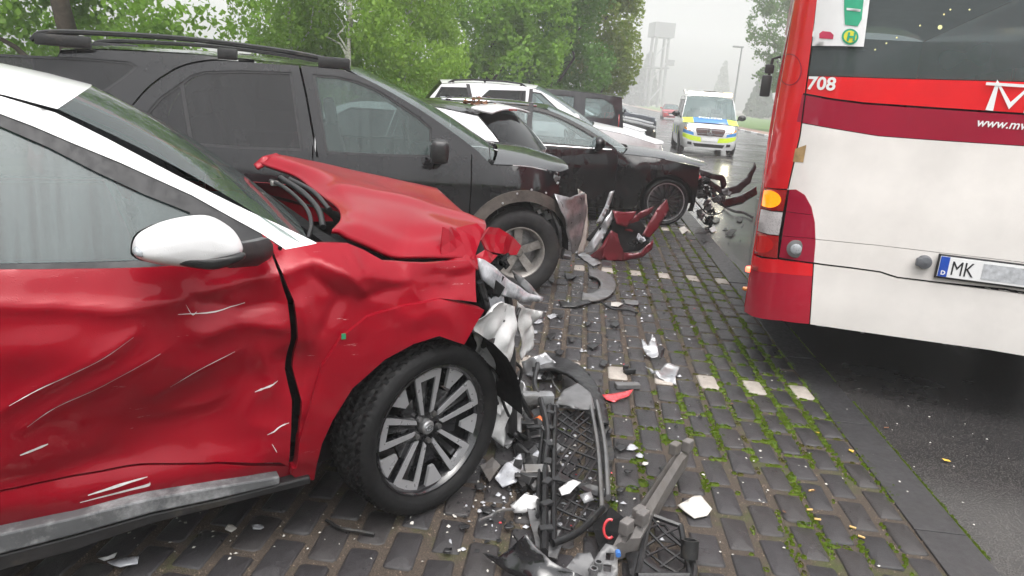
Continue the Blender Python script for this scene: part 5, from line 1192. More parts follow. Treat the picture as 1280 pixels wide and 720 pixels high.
for px in ((1180, 18), (1212, 12), (1188, 12), (1175, 34), (1150, 32), (1121, 47), (1108, 54), (1094, 62)):  # glowing beads stand in for the warm glints in the rear glass
    q = PBU.loc(px[0], px[1], 2.2); mb = MB(); s_ = .016 if px[0] == 1175 else .007; mb.lathe([(.001, -.012), (s_, 0), (.001, .012)], 12, Matrix.Translation(q)); mb.build('window_glint', M['window_glint'], bus, 60)
# ---------------------------------------------------------------- police van coming up the wet road
a_, b_ = g(847, 190), g(919, 196); mid = (a_ + b_) / 2; hdv = -97.5
PV = Pose((mid[0] + .0, mid[1] + .25), hdv)
plain('hivis', (.62, .80, .03), .45, coat=.5, var=.05); M['hivis'].node_tree.nodes['Principled BSDF'].inputs['Emission Strength'].default_value = 0
plain('grille_brown', (.07, .028, .026), .4)
VA = dict(pose=PV, hw=.945, wb=3.2, r=.335, tw=.22, belt=1.08, zr=1.80, sill=.24, fo=.88, ro=.95, xa=-.02, xt=-.82, xrr=-4.0, xtb=-4.10, hz0=1.12, hz1=.98, hcrown=.05, paint='silver_paint', doors=[-.15, -1.2, -2.6], step=.10, tumble=.12, crown=.06, rails=False, no_front=True, no_hood=True, round=3.0, mirz=.06, mirs=1.25, mirror_paint='black_paint', glass='dark_glass', screen='clear_glass',
          windows=[('side_window', [(-.30, 1.10), (-1.15, 1.10), (-1.15, 1.70), (-.85, 1.70)]), ('side_window', [(-1.25, 1.10), (-2.55, 1.10), (-2.55, 1.70), (-1.25, 1.70)]), ('side_window', [(-2.65, 1.10), (-3.85, 1.10), (-3.8, 1.68), (-2.65, 1.70)])], gaps=[], handles=[(-1.05, .98)])
van, WV = car('police_van', 'silver police van with yellow and blue markings and lit headlights on the wet road', VA, cat='van')
xf, xfc, pw = .88, .60, 3.0
hl = [(.56, .74), (.80, .76), (.98, .86), (.99, .99), (.82, .95), (.60, .84)]
prof = Curve([(0, -.02), (.24, -.04), (.36, 0), (.75, -.02), (.98, -.14)], .08)
vr = []
for s_ in (1, -1):
    f_ = lambda l: [(s_ * a, b) for a, b in l]
    vr += [('headlight_bulb', f_([(.58, .78), (.84, .79), (.86, .93), (.62, .87)]), M['headlight_lit'], -.006), ('turn_signal', f_([(.70, .72), (.97, .80), (.97, .87), (.80, .79)]), M['lens_amber'], -.004), ('headlight', f_(hl), M['lens_headlight'], -.003),
           ('yellow_stripe', f_([(.30, .42), (.70, .45), (1.0, .54), (1.0, .66), (.62, .59), (.34, .57)]), M['hivis'], -.002), ('blue_stripe', f_([(.60, .61), (1.0, .68), (1.0, .78), (.62, .70)]), M['police_blue'], -.002)]
    for k in range(1): vr.append(('fog_lamp', f_([(.66, .30), (.82, .32), (.82, .40), (.66, .40)]), M['black_plastic'], .004))
vr += [('number_plate', [(-.28, .46), (.28, .46), (.28, .57), (-.28, .57)], M['sign_white'], -.014), ('grille', [(-.46, .62), (.46, .62), (.56, .80), (.50, .86), (-.50, .86), (-.56, .80)], M['grille_brown'], .012), ('lower_intake', [(-.55, .26), (.55, .26), (.60, .37), (-.60, .37)], M['black_plastic'], .012), ('front_bumper', [(-1, .21), (1, .21), (1, .60), (-1, .60)], M['silver_paint']), ('bonnet_front', [(-1, .60), (1, .60), (1, .99), (-1, .99)], M['silver_paint'])]
skin(van, vr, .07, lambda u, v, off: np.stack([xfc + (xf + prof(v) - xfc) * np.maximum(0, 1 - np.abs(np.clip(u, -1, 1)) ** pw) ** (1 / pw) - off, np.clip(u, -1, 1) * WV(np.full_like(v, xfc), v), v], 1), lambda u, v: np.tile([[-1.0, 0, 0]], (len(u), 1)), rim=.02)
def vbon(u, v, q0=-1, q1=1):
    q = q0 + (q1 - q0) * v; e = 1 - q * q; x0 = -.02 + .18 * e; x1 = xfc + (xf - .14 - xfc) * max(0, 1 - abs(q) ** pw) ** (1 / pw); x = x0 * (1 - u) + x1 * u
    return (x, q * (float(WV(.3, 1.0)) - .01), 1.12 - .14 * u + .05 * e * (1 - .3 * u) + .01)
for nm, q0, q1, m_ in (('bonnet', -.62, .62, 'police_blue'), ('bonnet_edge', -1, -.62, 'hivis'), ('bonnet_edge', .62, 1, 'hivis')): MB().grid(lambda u, v: vbon(u, v, q0, q1), 6, 8).build(nm, M[m_], van, 50)
tx = text_mesh('police_lettering', 'POLIZEI', M['sign_white'], van, (.34, 0, 1.155), .22, rot=(R(14), 0, R(90)), bold=.006, align='CENTER')
st = MB(); cz, cx = .74, .90
st.tube([(cx, .105 * math.cos(a), cz + .105 * math.sin(a)) for a in np.linspace(0, 2 * math.pi, 25)], .011, 6)
for k in range(3):
    a = R(90 + 120 * k); st.tube([(cx, 0, cz), (cx, .10 * math.cos(a), cz + .10 * math.sin(a))], [.024, .006], 6)
st.build('star_emblem', M['chrome'], van, 50)
for z_ in (.68, .80):
    sb = MB(); sb.tube([(.885, y, z_) for y in np.linspace(-.42, .42, 9)], .012, 6); sb.build('grille_bar', M['chrome'], van, 50)
lb = MB(); lb.box((-1.15, 0, 1.945), (.34, 1.42, .10), ch=.03); bar = lb.build('light_bar', M['roof_beacon_lit'], van, 50)
lb = MB(); lb.box((-1.15, .62, 1.955), (.30, .28, .13), ch=.03); lb.build('beacon', M['amber_beacon_lit'], bar, 50); lb = MB(); lb.box((-1.2, 0, 2.02), (.3, .4, .04), ch=.01); lb.build('sign_box', M['black_plastic'], bar, 50)
lb = MB(); lb.box((-2.2, -.75, 1.99), (.5, .05, .14), Matrix.Rotation(R(20), 3, 'X')); lb.build('side_light_arm', M['white_paint'], bar)
for s_ in (-1, 1):                                         # door blocks
    for k, (x0, x1, m_) in enumerate(((-.2, -.7, 'hivis'), (-.7, -1.2, 'police_blue'), (-1.2, -1.8, 'hivis'), (-1.8, -2.5, 'police_blue'), (-2.5, -3.3, 'hivis'))):
        pb = MB(); pb.grid(lambda u, v: (x0 + (x1 - x0) * u, s_ * (float(WV(x0 + (x1 - x0) * u, .55 + .28 * v)) + .004), .55 + .28 * v), 3, 3); pb.build('side_marking', M[m_], van, 60)
# ---------------------------------------------------------------- trees
def leaves(cl, n, size, seed, droop=0.0, gap=-.18, freq=.9, strands=0):
    r = np.random.default_rng(seed); cl = np.array(cl, float); w = (cl[:, 3] * cl[:, 4] * cl[:, 5]) ** .7; w /= w.sum()
    P = np.zeros((0, 3)); o3 = Vector(r.uniform(-90, 90, 3))
    while len(P) < n:
        k = r.choice(len(cl), n * 2, p=w); d = r.normal(size=(n * 2, 3)); d /= np.linalg.norm(d, axis=1)[:, None]; rad = r.uniform(.15, 1.0, n * 2) ** .42
        p = cl[k, :3] + d * rad[:, None] * cl[k, 3:]
        keep = np.array([noise.noise(Vector(q) * freq + o3) + .55 * noise.noise(Vector(q) * freq * 2.7 + o3) for q in p]) > gap
        P = np.concatenate([P, p[keep]])
    P = P[:n]
    if strands:                                             # hanging sprays
        k = len(P); P[:, 2] -= np.abs(r.normal(0, strands, k)) * (r.random(k) < .6)
    a = r.normal(size=(n, 3)); a[:, 2] -= droop; a /= np.linalg.norm(a, axis=1)[:, None]
    b = r.normal(size=(n, 3)); b -= (b * a).sum(1)[:, None] * a; b /= np.linalg.norm(b, axis=1)[:, None]
    s = size * r.uniform(.6, 1.35, n)[:, None]; c = np.cross(a, b) * s * .12
    V = np.stack([P - a * s * .5, P + b * s * .34 + c, P + a * s * .5, P - b * s * .34 + c], 1).reshape(-1, 3)
    return V, np.arange(4 * n).reshape(-1, 4)
def limb(mb, p0, p1, r0, r1, rr, n=6, wob=.06):
    p0, p1 = Vector(p0), Vector(p1); L = (p1 - p0).length; pts = [p0.lerp(p1, i / n) + Vector((rr.gauss(0, wob * L * .3), rr.gauss(0, wob * L * .3), 0)) * (0 < i) for i in range(n + 1)]
    mb.tube(pts, [r0 + (r1 - r0) * i / n for i in range(n + 1)], 9); return pts
def tree(name, label, base, h, tr, cl, n, size, leaf, bark, seed, group=None, lean=(0, 0), limbs=6, **k):
    rr = random.Random(seed); root = thing(name, label, 'tree', (base[0], base[1], 0), 0, group); mb = MB()
    pts = limb(mb, (0, 0, -.1), (lean[0], lean[1], h), tr, tr * .35, rr, 8, .03)
    for i in range(limbs):
        c = cl[rr.randrange(len(cl))]; s = pts[rr.randrange(2, 8)]
        t = (c[0] - base[0] + rr.uniform(-.6, .6) * c[3], c[1] - base[1] + rr.uniform(-.6, .6) * c[4], max(s.z + .2, c[2] + rr.uniform(-.5, .6) * c[5])); limb(mb, s, t, tr * .35, tr * .06, rr, 6, .12)
    mb.build('trunk', M[bark], root, 60)
    V, Fq = leaves(cl, n, size, seed, **k); V = V - np.array([base[0], base[1], 0]); fast_mesh('crown', V, Fq, M[leaf], root); return root
def blob(px, py, y, rx, ry, rz): p = at(px, py, y); return (p[0], p[1], p[2], rx, ry, rz)
G1 = 'trees along the back of the parking bays'
b0 = at(74, 20, 10.5)
tree('maple_tree', 'broad-leaved tree with stout dark trunk just behind the off-road wagon', b0, 5.0, .17, [blob(-40, 0, 10.5, 1.6, 1.2, .75), blob(40, -30, 11, 1.5, 1.2, .8), blob(150, 5, 10.8, 1.3, 1.1, .62), blob(260, -5, 11.4, 1.2, 1.0, .75), blob(20, -160, 11, 2.4, 1.6, 1.2), blob(180, -180, 11.4, 2.4, 1.5, 1.3), blob(-180, -60, 11, 1.8, 1.4, 1.2), blob(110, 45, 12.4, 1.8, .7, .5)], 19000, .105, 'maple_leaf', 'bark_dark', 11, G1, (.1, .1), 10, gap=-.06)
for i, (px, lab, tr_, ln_) in enumerate(((432, 'pale birch with the thickest white trunk in the clump', .075, .02), (368, 'thin leaning birch beside the thick white-trunked one', .05, -.25), (400, 'slender birch between the two other birches', .045, .1))):
    y = (13.5, 14.2, 15.2)[i]; b0 = at(px, 90, y)
    cl = [blob(px + 60 - 30 * i, 20, y, .95, .9, .75), blob(px - 40, -5, y + .5, .9, .9, .8), blob(px + 100 - 70 * i, 70, y + .8, .85, .8, .55), blob(px + 20, -90, y, 1.6, 1.2, 1.2), blob(px + 10, 40, y + 1.4, 1.2, .6, .7)]
    tree('birch_tree', lab, b0, 5.2, tr_, cl, 12500, .075, 'birch_leaf', 'birch_bark', 31 + i, G1, (ln_, 0), 7, droop=1.2, gap=.02, strands=.25)
b0 = at(510, 105, 17); tree('birch_tree', 'birch with drooping leaves above the white hatchback', b0, 5.5, .06, [blob(500, 30, 17, 1.3, 1, 1.2), blob(470, 85, 17.5, .9, .8, .7), blob(540, 70, 17.3, .9, .9, 1.0), blob(500, -60, 17, 1.6, 1.4, 1.2)], 19000, .085, 'birch_leaf', 'birch_bark', 41, G1, (0, 0), 6, droop=1.1, gap=-.02, strands=.3)
b0 = at(610, 110, 22); tree('ash_tree', 'fresh green bushy tree behind the silver estate', b0, 6, .14, [blob(590, 40, 22, 1.7, 1.6, 1.5), blob(640, 75, 22, 1.5, 1.5, 1.0), blob(560, 85, 22.5, 1.3, 1.3, .9), blob(620, -30, 22, 2.2, 1.8, 1.8), blob(670, 30, 22.5, 1.2, 1.4, 1.4)], 22000, .12, 'maple_leaf', 'bark_dark', 51, G1, gap=-.04)
b0 = at(690, 110, 25); tree('ash_tree', 'darker green dense tree behind the charcoal van', b0, 6.5, .16, [blob(680, 20, 25, 1.8, 1.8, 2.0), blob(710, 80, 25, 1.7, 1.6, 1.1), blob(650, 90, 25.5, 1.5, 1.5, .8), blob(700, -50, 25, 2.4, 2, 2)], 22000, .13, 'dark_leaf', 'bark_dark', 61, G1, gap=-.06)
b0 = at(745, 110, 28); tree('ash_tree', 'tree with yellowing leaves at the end of the tree row, softened by mist', b0, 7, .16, [blob(745, 20, 28, 1.7, 1.8, 2.2), blob(765, 75, 28, 1.1, 1.5, 1.5), blob(735, 100, 28.5, 1.6, 1.5, .8), blob(730, -60, 28, 2.2, 2, 2), blob(775, -10, 28, .8, 1.2, 1.0)], 21000, .14, 'yellow_leaf', 'bark_dark', 71, G1, gap=-.12)
def shrub(label, px, py, y, rx, rz, seed, leaf='maple_leaf'):
    p = at(px, py, y); root = thing('shrub', label, 'shrub', (p[0], p[1], 0), 0, 'shrubs behind the parking bays'); rr = random.Random(seed); mb = MB()
    for k in range(5): limb(mb, (rr.gauss(0, .1), rr.gauss(0, .1), 0), (rr.gauss(0, rx * .5), rr.gauss(0, .3), p[2] * .9), .02, .006, rr)
    mb.build('stem', M['bark_dark'], root); V, Fq = leaves([(p[0], p[1], p[2] * .55, rx, 1.0, p[2] * .62), (p[0] - rx * .5, p[1], p[2] * .7, rx * .6, .8, rz), (p[0] + rx * .5, p[1] + .3, p[2] * .75, rx * .6, .8, rz)], 9000, .10, seed, gap=-.25); fast_mesh('foliage', V - np.array([p[0], p[1], 0]), Fq, M[leaf], root)
shrub('bushy shrub showing through the off-road wagon windows', 300, 100, 12.5, 1.8, .5, 81); shrub('light green shrub at the foot of the birches', 440, 95, 15.5, 1.5, .4, 82); shrub('low shrub below the drooping birch', 545, 100, 19, 1.6, .5, 83, 'birch_leaf'); shrub('dark shrub under the dense tree behind the charcoal van', 660, 108, 23.5, 1.8, .5, 84, 'dark_leaf'); shrub('leafy shrub behind the red car and off-road wagon tail', 60, 70, 12, 2.0, .5, 85)
b0 = at(975, 110, 58); tree('roadside_tree', 'misty grey-green tree rising beside the bus across the road', b0, 12, .25, [blob(972, 30, 58, 2.3, 2.6, 2.7), blob(990, 80, 58, 3.0, 2.8, 2.3), blob(985, -30, 58, 3.4, 2.8, 3.0), blob(965, 95, 59, 1.5, 1.8, 1.3)], 9000, .24, 'dark_leaf', 'bark_dark', 91, None, gap=.10)
def conifer(label, px, base_y, y, h, r, seed):
    p = at(px, base_y, y); root = thing('conifer', label, 'tree', (p[0], p[1], 0), 0, 'conifers in the mist'); mb = MB(); mb.tube([(0, 0, -.1), (0, 0, h * .95)], [.12, .02], 8); mb.build('trunk', M['bark_dark'], root)
    cl = [(0, 0, h * (.12 + .11 * k), r * (1 - k / 9), r * (1 - k / 9), h * .10) for k in range(8)]; V, Fq = leaves(cl, 7000, .8, seed, droop=.8, gap=-.1); fast_mesh('crown', V, Fq, M['conifer_leaf'], root)
conifer('pale conifer in the mist behind the police van', 900, 125, 270, 17.5, 4, 101); conifer('slim conifer beside the misty tower', 806, 125, 250, 17.5, 5, 102); conifer('second slim conifer left of the misty tower', 796, 125, 230, 12, 5, 103); conifer('tall conifer by the green fence', 950, 130, 150, 9.5, 3, 104)
# ---------------------------------------------------------------- tower, lamp post, fence, verge across the road
tw = thing('tower', 'tall grey tower on legs with a boxy head, faint in the mist', 'tower', tuple(at(816, 130, 225)[:2]) + (0,), R(10)); H_ = 23.5
for sx in (-.75, .75):
    for sy in (-.75, .75): mb = MB(); mb.tube([(sx * 2.8, sy * 2.8, 0), (sx * 2.4, sy * 2.4, H_ - 3.7)], .4, 8); mb.build('leg', M['tower_grey'], tw)
mb = MB(); mb.box((0, 0, H_ - 1.9), (6.0, 6.0, 4.0), ch=.05); mb.build('head', M['tower_grey'], tw); mb = MB(); mb.box((0, 0, H_ * .48), (5.4, 5.4, .4)); mb.build('platform', M['tower_grey'], tw); mb = MB(); mb.box((3.6, 0, H_ * .55), (2.1, 2.4, 1.6)); mb.build('side_cabin', M['tower_grey'], tw)
for k in range(3): mb = MB(); mb.tube([(-2, -2.1, 1.8 + k * 6), (2, -2.1, 7 + k * 6)], .18, 6); mb.build('brace', M['grey_pole'], tw)
lp = thing('street_lamp', 'slender grey street lamp behind the police van', 'lamp', tuple(at(917, 130, 72)[:2]) + (0,)); mb = MB(); mb.tube([(0, 0, 0), (0, 0, 7.0)], [.11, .07], 10); mb.build('post', M['grey_pole'], lp, 60); mb = MB(); mb.box((-.35, 0, 7.05), (.95, .35, .15), ch=.02); mb.build('lamp_head', M['grey_pole'], lp)
sheet_rd('verge', 8, 320, -30, -11.6, .04, M['verge_grass']); sheet_rd('footpath', 8, 320, -11.6, -9.75, .05, M['path_brick'])
for k in range(18):
    o = MB(); c = rd(18.5 + k * 2.0, -9.675, .03); o.box(c, (1.96, .15, .16), Matrix.Rotation(RA, 3, 'Z'), ch=.02); o.build('kerb_stone', M['sign_white'] if k % 2 else M['concrete'], kerb)
fe = thing('mesh_fence', 'dark green fence standing in the mist behind the grass verge', 'fence', rd(30, -15), RA)
for k in range(14):
    mb = MB(); mb.tube([(k * 2.5, 0, 0), (k * 2.5, 0, 2.0)], .05, 6); mb.build('post', M['fence_green'], fe)
    if k < 13:
        mb = MB()
        for j in range(22): mb.box((k * 2.5 + .06 + j * .11, 0, 1.0), (.045, .02, 1.75))
        mb.build('fence_panel', M['fence_green'], fe)

# unseen trees added out of view to darken reflections in paint and glass
for i, (x, y, h, lab) in enumerate(((-17, -14, 8, 'added unseen tree farthest along the bays behind the photographer'), (-9, -18, 9, 'added unseen tree second along the bays behind the photographer'), (-2, -20, 8.5, 'added unseen tree straight behind the photographer'), (6, -20, 9, 'added unseen tree behind the photographer on the road side'), (14, -17, 8.5, 'added unseen tree on the far pavement behind the photographer'), (17, -8, 9, 'added unseen tree on the far pavement level with the red car'), (18, 2, 8.5, 'added unseen tree on the far pavement level with the bus'), (18.5, 11, 8.5, 'added unseen tree on the far pavement ahead of the bus'))):
    tree('reflection_tree', lab, (x, y), h * .45, .18, [(x, y, h * .34, 3.6, 2.6, h * .30), (x + 2.4, y + .3, h * .26, 2.6, 2.2, h * .24), (x - 2.4, y, h * .26, 2.6, 2.2, h * .24)], 14000, .17, 'dark_leaf', 'bark_dark', 120 + i, 'unseen trees added for dark reflections', limbs=4, gap=-2)
# ---------------------------------------------------------------- wreckage lying on the paving
def gz(pts): return [tuple(g(a, b, z)) for a, b, z in pts]
def shard(name, label, cat, pts, mat, group=None, **k):
    k = dict(dict(step=.02, amp=.006, thick=.004, freq=14, crease=.01), **k); return tag(sheet3(name, gz(pts), M[mat], None, **k), label, cat, group)
def frame_map(c00, c10, c11, c01):                         # u along, v across, h up
    A, B, C, D = [Vector(g(*q)) for q in (c00, c10, c11, c01)]; n = (B - A).cross(D - A).normalized(); n = n if n.z > 0 else -n
    return lambda u, v, h=0.0: (A * (1 - u) + B * u) * (1 - v) + (D * (1 - u) + C * u) * v + n * h
# --- lower bumper grille
fm = frame_map((692, 682, .05), (694, 512, .05), (738, 508, .07), (752, 640, .05))
gr = thing('bumper_grille', 'torn black bumper grille with diamond mesh lying by the red car wheel', 'grille', tuple(g(715, 600, 0)))
def in_root(root, p): return tuple(Vector(p) - Vector(root.location))
def bars(root, name, lines, r, mat, n=5, fm=fm, flat=None):
    mb = MB()
    for l in lines: mb.tube([in_root(root, fm(*q)) for q in l], r, n, flat)
    return mb.build(name, M[mat], root, 50)
nu, nv = 10, 5; lat = []
def cl2(a, b):                                               # clip a slanted line to the unit square
    pts = [np.array(a, float) * (1 - t) + np.array(b, float) * t for t in np.linspace(0, 1, 40)]; pts = [p for p in pts if 0 <= p[0] <= 1 and 0 <= p[1] <= 1]
    return [(p[0], p[1], .012 * math.sin(p[0] * 9 + p[1] * 4)) for p in (pts[0], pts[len(pts) // 2], pts[-1])] if len(pts) > 3 else None
for k in range(-5, 18):
    for sg in (1, -1):
        l = cl2((k / nu, 0), (k / nu + sg * .30, 1))
        if l: lat.append(l)
bars(gr, 'mesh', lat, .0055, 'black_plastic', 5)
for nm, l, r_, m_ in (('frame', [(0, 0), (.5, -.02), (1, 0)], .017, 'black_plastic'), ('frame', [(0, 1), (.5, 1.06), (1, 1)], .015, 'grey_plastic'), ('frame', [(0, -.02), (-.04, .5), (0, 1.02)], .016, 'black_plastic'), ('frame', [(1, -.04), (1.05, .5), (1, 1.02)], .016, 'grey_plastic'), ('backing_rail', [(-.02, -.18), (.5, -.22), (1.02, -.16)], .022, 'black_plastic'), ('edge_trim', [(.05, 1.16), (.5, 1.24), (1.02, 1.18)], .016, 'grey_plastic'), ('clip_rail', [(.2, -.34), (.55, -.36), (.85, -.30)], .012, 'black_plastic')):
    mb = MB(); mb.tube(cr([in_root(gr, fm(*q, .012)) for q in l], 5), r_, 7, flat=.7); mb.build(nm, M[m_], gr, 50)
for u in (.08, .22, .36, .5, .64, .78, .92): mb = MB(); mb.box(in_root(gr, fm(u, -.17, .02)), (.05, .03, .035), Matrix.Rotation(u * 3, 3, 'Z'), ch=.004); mb.build('clip', M['black_plastic'], gr)
shard('bumper_trim', 'curved black bumper trim arching above the torn grille', 'trim', cr([(662, 452, .04), (690, 446, .08), (718, 454, .10), (740, 474, .10), (755, 502, .08), (761, 530, .05)], 3) + cr([(749, 530, .05), (742, 505, .09), (728, 484, .11), (708, 468, .11), (688, 462, .09), (666, 464, .05)], 3), 'black_plastic', amp=.004, crease=0, thick=.016)
shard('bumper_plate', 'flat black corner plate at the head of the torn grille', 'plate', [(694, 505, .07), (705, 488, .11), (722, 480, .12), (738, 492, .11), (744, 512, .08), (716, 512, .08)], 'grey_plastic', thick=.008)
shard('crumpled_panel', 'crumpled dark metallic panel fragment beside the exposed red car corner', 'panel', [(652, 452, .06), (668, 444, .14), (681, 438, .16), (694, 452, .10), (712, 466, .04), (694, 472, .03), (672, 474, .03), (655, 466, .02)], 'silver_trim', amp=.02, crease=.05, freq=10)
# --- grey beam
fb = frame_map((764, 690, .06), (836, 578, .08), (862, 572, .08), (800, 678, .06)); bm_ = thing('crash_beam', 'dull grey plastic beam lying across the broken grille pieces', 'beam', tuple(g(800, 640, 0)))
mb = MB(); secs = [(0, .0, 1, .03), (.12, -.02, 1.02, .05), (.18, .05, .95, .075), (.5, .1, .9, .07), (.85, .12, .9, .065), (1, .05, .95, .04)]; vs = []
for u, v0, v1, h in secs: vs += [in_root(bm_, fb(u, v, hh)) for v, hh in ((v0, -.045), (v0, h * .6), (v0 + (v1 - v0) * .28, h), (v0 + (v1 - v0) * .44, h * .55), (v0 + (v1 - v0) * .60, h), (v1, h * .6), (v1, -.045))]
mb.add(vs, [(i * 7 + k, i * 7 + (k + 1) % 7, i * 7 + 7 + (k + 1) % 7, i * 7 + 7 + k) for i in range(5) for k in range(7)] + [tuple(range(7)), tuple(range(35, 42))]); mb.build('profile', M['beam_grey'], bm_, 30)
for u, v in ((.05, .3), (.10, .75), (.98, .2), (.98, .8), (.16, .5)): mb = MB(); mb.box(in_root(bm_, fb(u, v, .07)), (.05, .035, .05), Matrix.Rotation(.9, 3, 'Z'), ch=.006); mb.build('lug', M['beam_grey'], bm_)
# --- right-hand lattice fragment
ff = frame_map((796, 722, .03), (812, 646, .06), (850, 660, .05), (862, 722, .02)); fg = thing('grille_fragment', 'smaller broken black lattice piece with a round socket', 'grille', tuple(g(825, 690, 0)))
ll = []
for k in range(-2, 6):
    for sg in (1, -1):
        l = cl2((k / 4, 0), (k / 4 + sg * .5, 1))
        if l: ll.append(l)
bars(fg, 'mesh', ll, .005, 'black_plastic', 5, ff)
for l in ([(0, 0), (1, 0)], [(0, 1), (1, 1)], [(0, 0), (0, 1)], [(1, 0), (1, 1)]): mb = MB(); mb.tube([in_root(fg, ff(*q, .01)) for q in l], .011, 7); mb.build('frame', M['black_plastic'], fg, 50)
mb = MB(); c = in_root(fg, g(862, 686, .09)); mb.lathe([(.026, -.03), (.030, -.03), (.030, .03), (.022, .03), (.022, -.02)], 18, Matrix.Translation(c) @ Matrix.Rotation(R(70), 4, 'X')); mb.build('socket', M['black_plastic'], fg, 40)
mb = MB(); mb.tube([in_root(fg, q) for q in gz([(864, 690, .06), (868, 712, .04), (866, 735, .03)])], .012, 7); mb.build('arm', M['black_plastic'], fg, 40)
# --- bottom edge pieces
shard('bumper_corner', 'curved black bumper corner lying in front of the torn grille', 'bumper', [(604, 691, .03), (622, 697, .05), (640, 684, .09), (657, 667, .16), (668, 682, .13), (690, 702, .09), (720, 716, .06), (760, 728, .04), (720, 748, .02), (670, 738, .02), (636, 716, .02), (618, 702, .02)], 'gloss_black', thick=.008, amp=.004, freq=5, crease=0)
br = thing('mounting_bracket', 'grey plastic mounting bracket with holes at the foot of the beam', 'bracket', tuple(g(755, 705, 0)))
sheet3('plate', [in_root(br, q) for q in gz([(735, 712, .08), (748, 692, .10), (757, 680, .12), (772, 684, .12), (772, 720, .07), (750, 728, .06)])], M['grey_plastic'], br, .02, .004, .010, 12, 5, 0, holes=[[in_root(br, q) for q in gz([(758, 690, .11), (768, 691, .11), (768, 698, .11), (758, 697, .11)])], [in_root(br, q) for q in gz([(755, 703, .1), (765, 704, .1), (765, 711, .1), (755, 710, .1)])]])
for q in ((748, 706, .10), (742, 714, .09)): mb = MB(); mb.lathe([(.009, -.012), (.014, -.012), (.014, .012), (.009, .012)], 12, Matrix.Translation(in_root(br, g(*q))) @ Matrix.Rotation(R(90), 4, 'X')); mb.build('eyelet', M['grey_plastic'], br, 40)
mb = MB(); mb.lathe([(.001, 0), (.009, 0), (.009, .02)], 10, Matrix.Translation(in_root(br, g(773, 694, .12)))); mb.build('blue_plug', plain('plug_blue', (.05, .16, .45), .4), br)
shard('panel_scrap', 'dull grey torn panel between the black bumper corner and bracket', 'panel', [(700, 718, .03), (722, 692, .06), (738, 690, .07), (745, 705, .05), (735, 735, .03), (705, 740, .02)], 'grey_plastic')
shard('black_tray', 'black plastic tray under the smaller lattice piece', 'tray', [(782, 692, .03), (800, 690, .05), (835, 715, .03), (850, 735, .02), (790, 740, .02)], 'black_plastic')
rgm = MB(); rgm.tube([tuple(Vector(g(762, 661, .10)) + Vector((.020 * math.cos(a), .008 * math.sin(a), .032 * math.sin(a)))) for a in np.linspace(1.2, 5.4, 14)], .005, 6); tag(rgm.build('seal_ring', M['red_shard'], None, 50), 'small red rubber ring between the grille and the beam', 'ring')
# --- things by the red wheel
shard('foam_block', 'white foam block with dark blue underside in front of the red car wheel', 'foam', [(640, 632, .05), (656, 617, .07), (674, 622, .07), (674, 630, .04), (655, 641, .02), (642, 640, .02)], 'white_plastic', thick=.02)
shard('lamp_glass', 'cloudy lamp glass fragment between the red wheel and the grille', 'lamp part', [(618, 600, .02), (632, 582, .05), (650, 570, .06), (654, 590, .03), (645, 606, .02), (628, 610, .01)], 'clear_shard', thick=.006, crease=.03)
shard('lamp_glass', 'second cloudy lamp piece lying against the grille edge', 'lamp part', [(655, 575, .05), (672, 562, .07), (682, 572, .06), (676, 590, .03), (660, 592, .02)], 'clear_shard', crease=.03)
shard('liner_piece', 'grey crumpled wheel liner piece at the foot of the red car corner', 'liner', [(612, 535, .05), (630, 505, .12), (645, 490, .16), (655, 505, .14), (652, 540, .08), (640, 560, .03), (622, 560, .02)], 'grey_plastic', amp=.015, crease=.04)
shard('white_shard', 'white plastic shard leaning on the grey liner piece', 'shard', [(630, 558, .03), (645, 545, .05), (643, 552, .03), (634, 561, .02)], 'white_plastic')
shard('lamp_unit', 'silver lamp reflector piece beside the exposed corner', 'lamp part', [(622, 480, .10), (640, 466, .16), (655, 478, .14), (660, 492, .09), (640, 496, .07), (626, 494, .06)], 'silver_trim', amp=.02, crease=.05)
shard('indicator_bulb_cover', 'orange indicator cover among the black wreckage', 'lamp part', [(668, 524, .06), (676, 520, .08), (681, 526, .07), (675, 531, .05)], 'warn_orange', amp=.003)
shard('orange_strip', 'orange red strip with white end near the grille frame', 'strip', [(678, 548, .05), (692, 553, .05), (693, 557, .04), (680, 552, .04)], 'red_shard', step=.01)
cb = MB(); cb.tube(cr(gz([(622, 500, .16), (632, 515, .14), (642, 540, .10), (655, 548, .06), (675, 546, .05), (688, 550, .05)]), 6), .009, 7); tag(cb.build('cable', M['black_plastic'], None, 50), 'thick black cable curling from the red car to the grille', 'cable')
cb = MB(); cb.tube(cr(gz([(672, 455, .10), (668, 480, .12), (676, 500, .10), (684, 540, .08), (680, 580, .06)]), 6), .014, 7); tag(cb.build('support_strip', M['black_plastic'], None, 50), 'black support strip running beside the grille', 'strip')
mb = MB(); mb.box(tuple(g(672, 498, .09)), (.16, .07, .06), Matrix.Rotation(.2, 3, 'Z'), ch=.015); tag(mb.build('control_box', M['silver_trim'], None, 40), 'silver grey box under the curved bumper trim', 'box')
rr = random.Random(77)
for k, (px, py) in enumerate(((648, 520), (662, 540), (640, 575), (668, 600), (684, 470), (660, 512), (690, 560), (655, 605))):
    mb = MB(); c = g(px, py, .03)
    for i in range(3): mb.box((c[0] + rr.gauss(0, .02), c[1] + rr.gauss(0, .02), .03 + rr.uniform(0, .03)), (rr.uniform(.05, .11), rr.uniform(.02, .05), rr.uniform(.015, .04)), Matrix.Rotation(rr.uniform(0, 3), 3, 'Z') @ Matrix.Rotation(rr.gauss(0, .35), 3, 'X'), ch=.004)
    tag(mb.build('plastic_bracket', M['black_plastic'] if k % 3 else M['grey_plastic'], None), 'broken black plastic bracket in the heap between red wheel and grille', 'bracket', 'broken brackets in the heap')
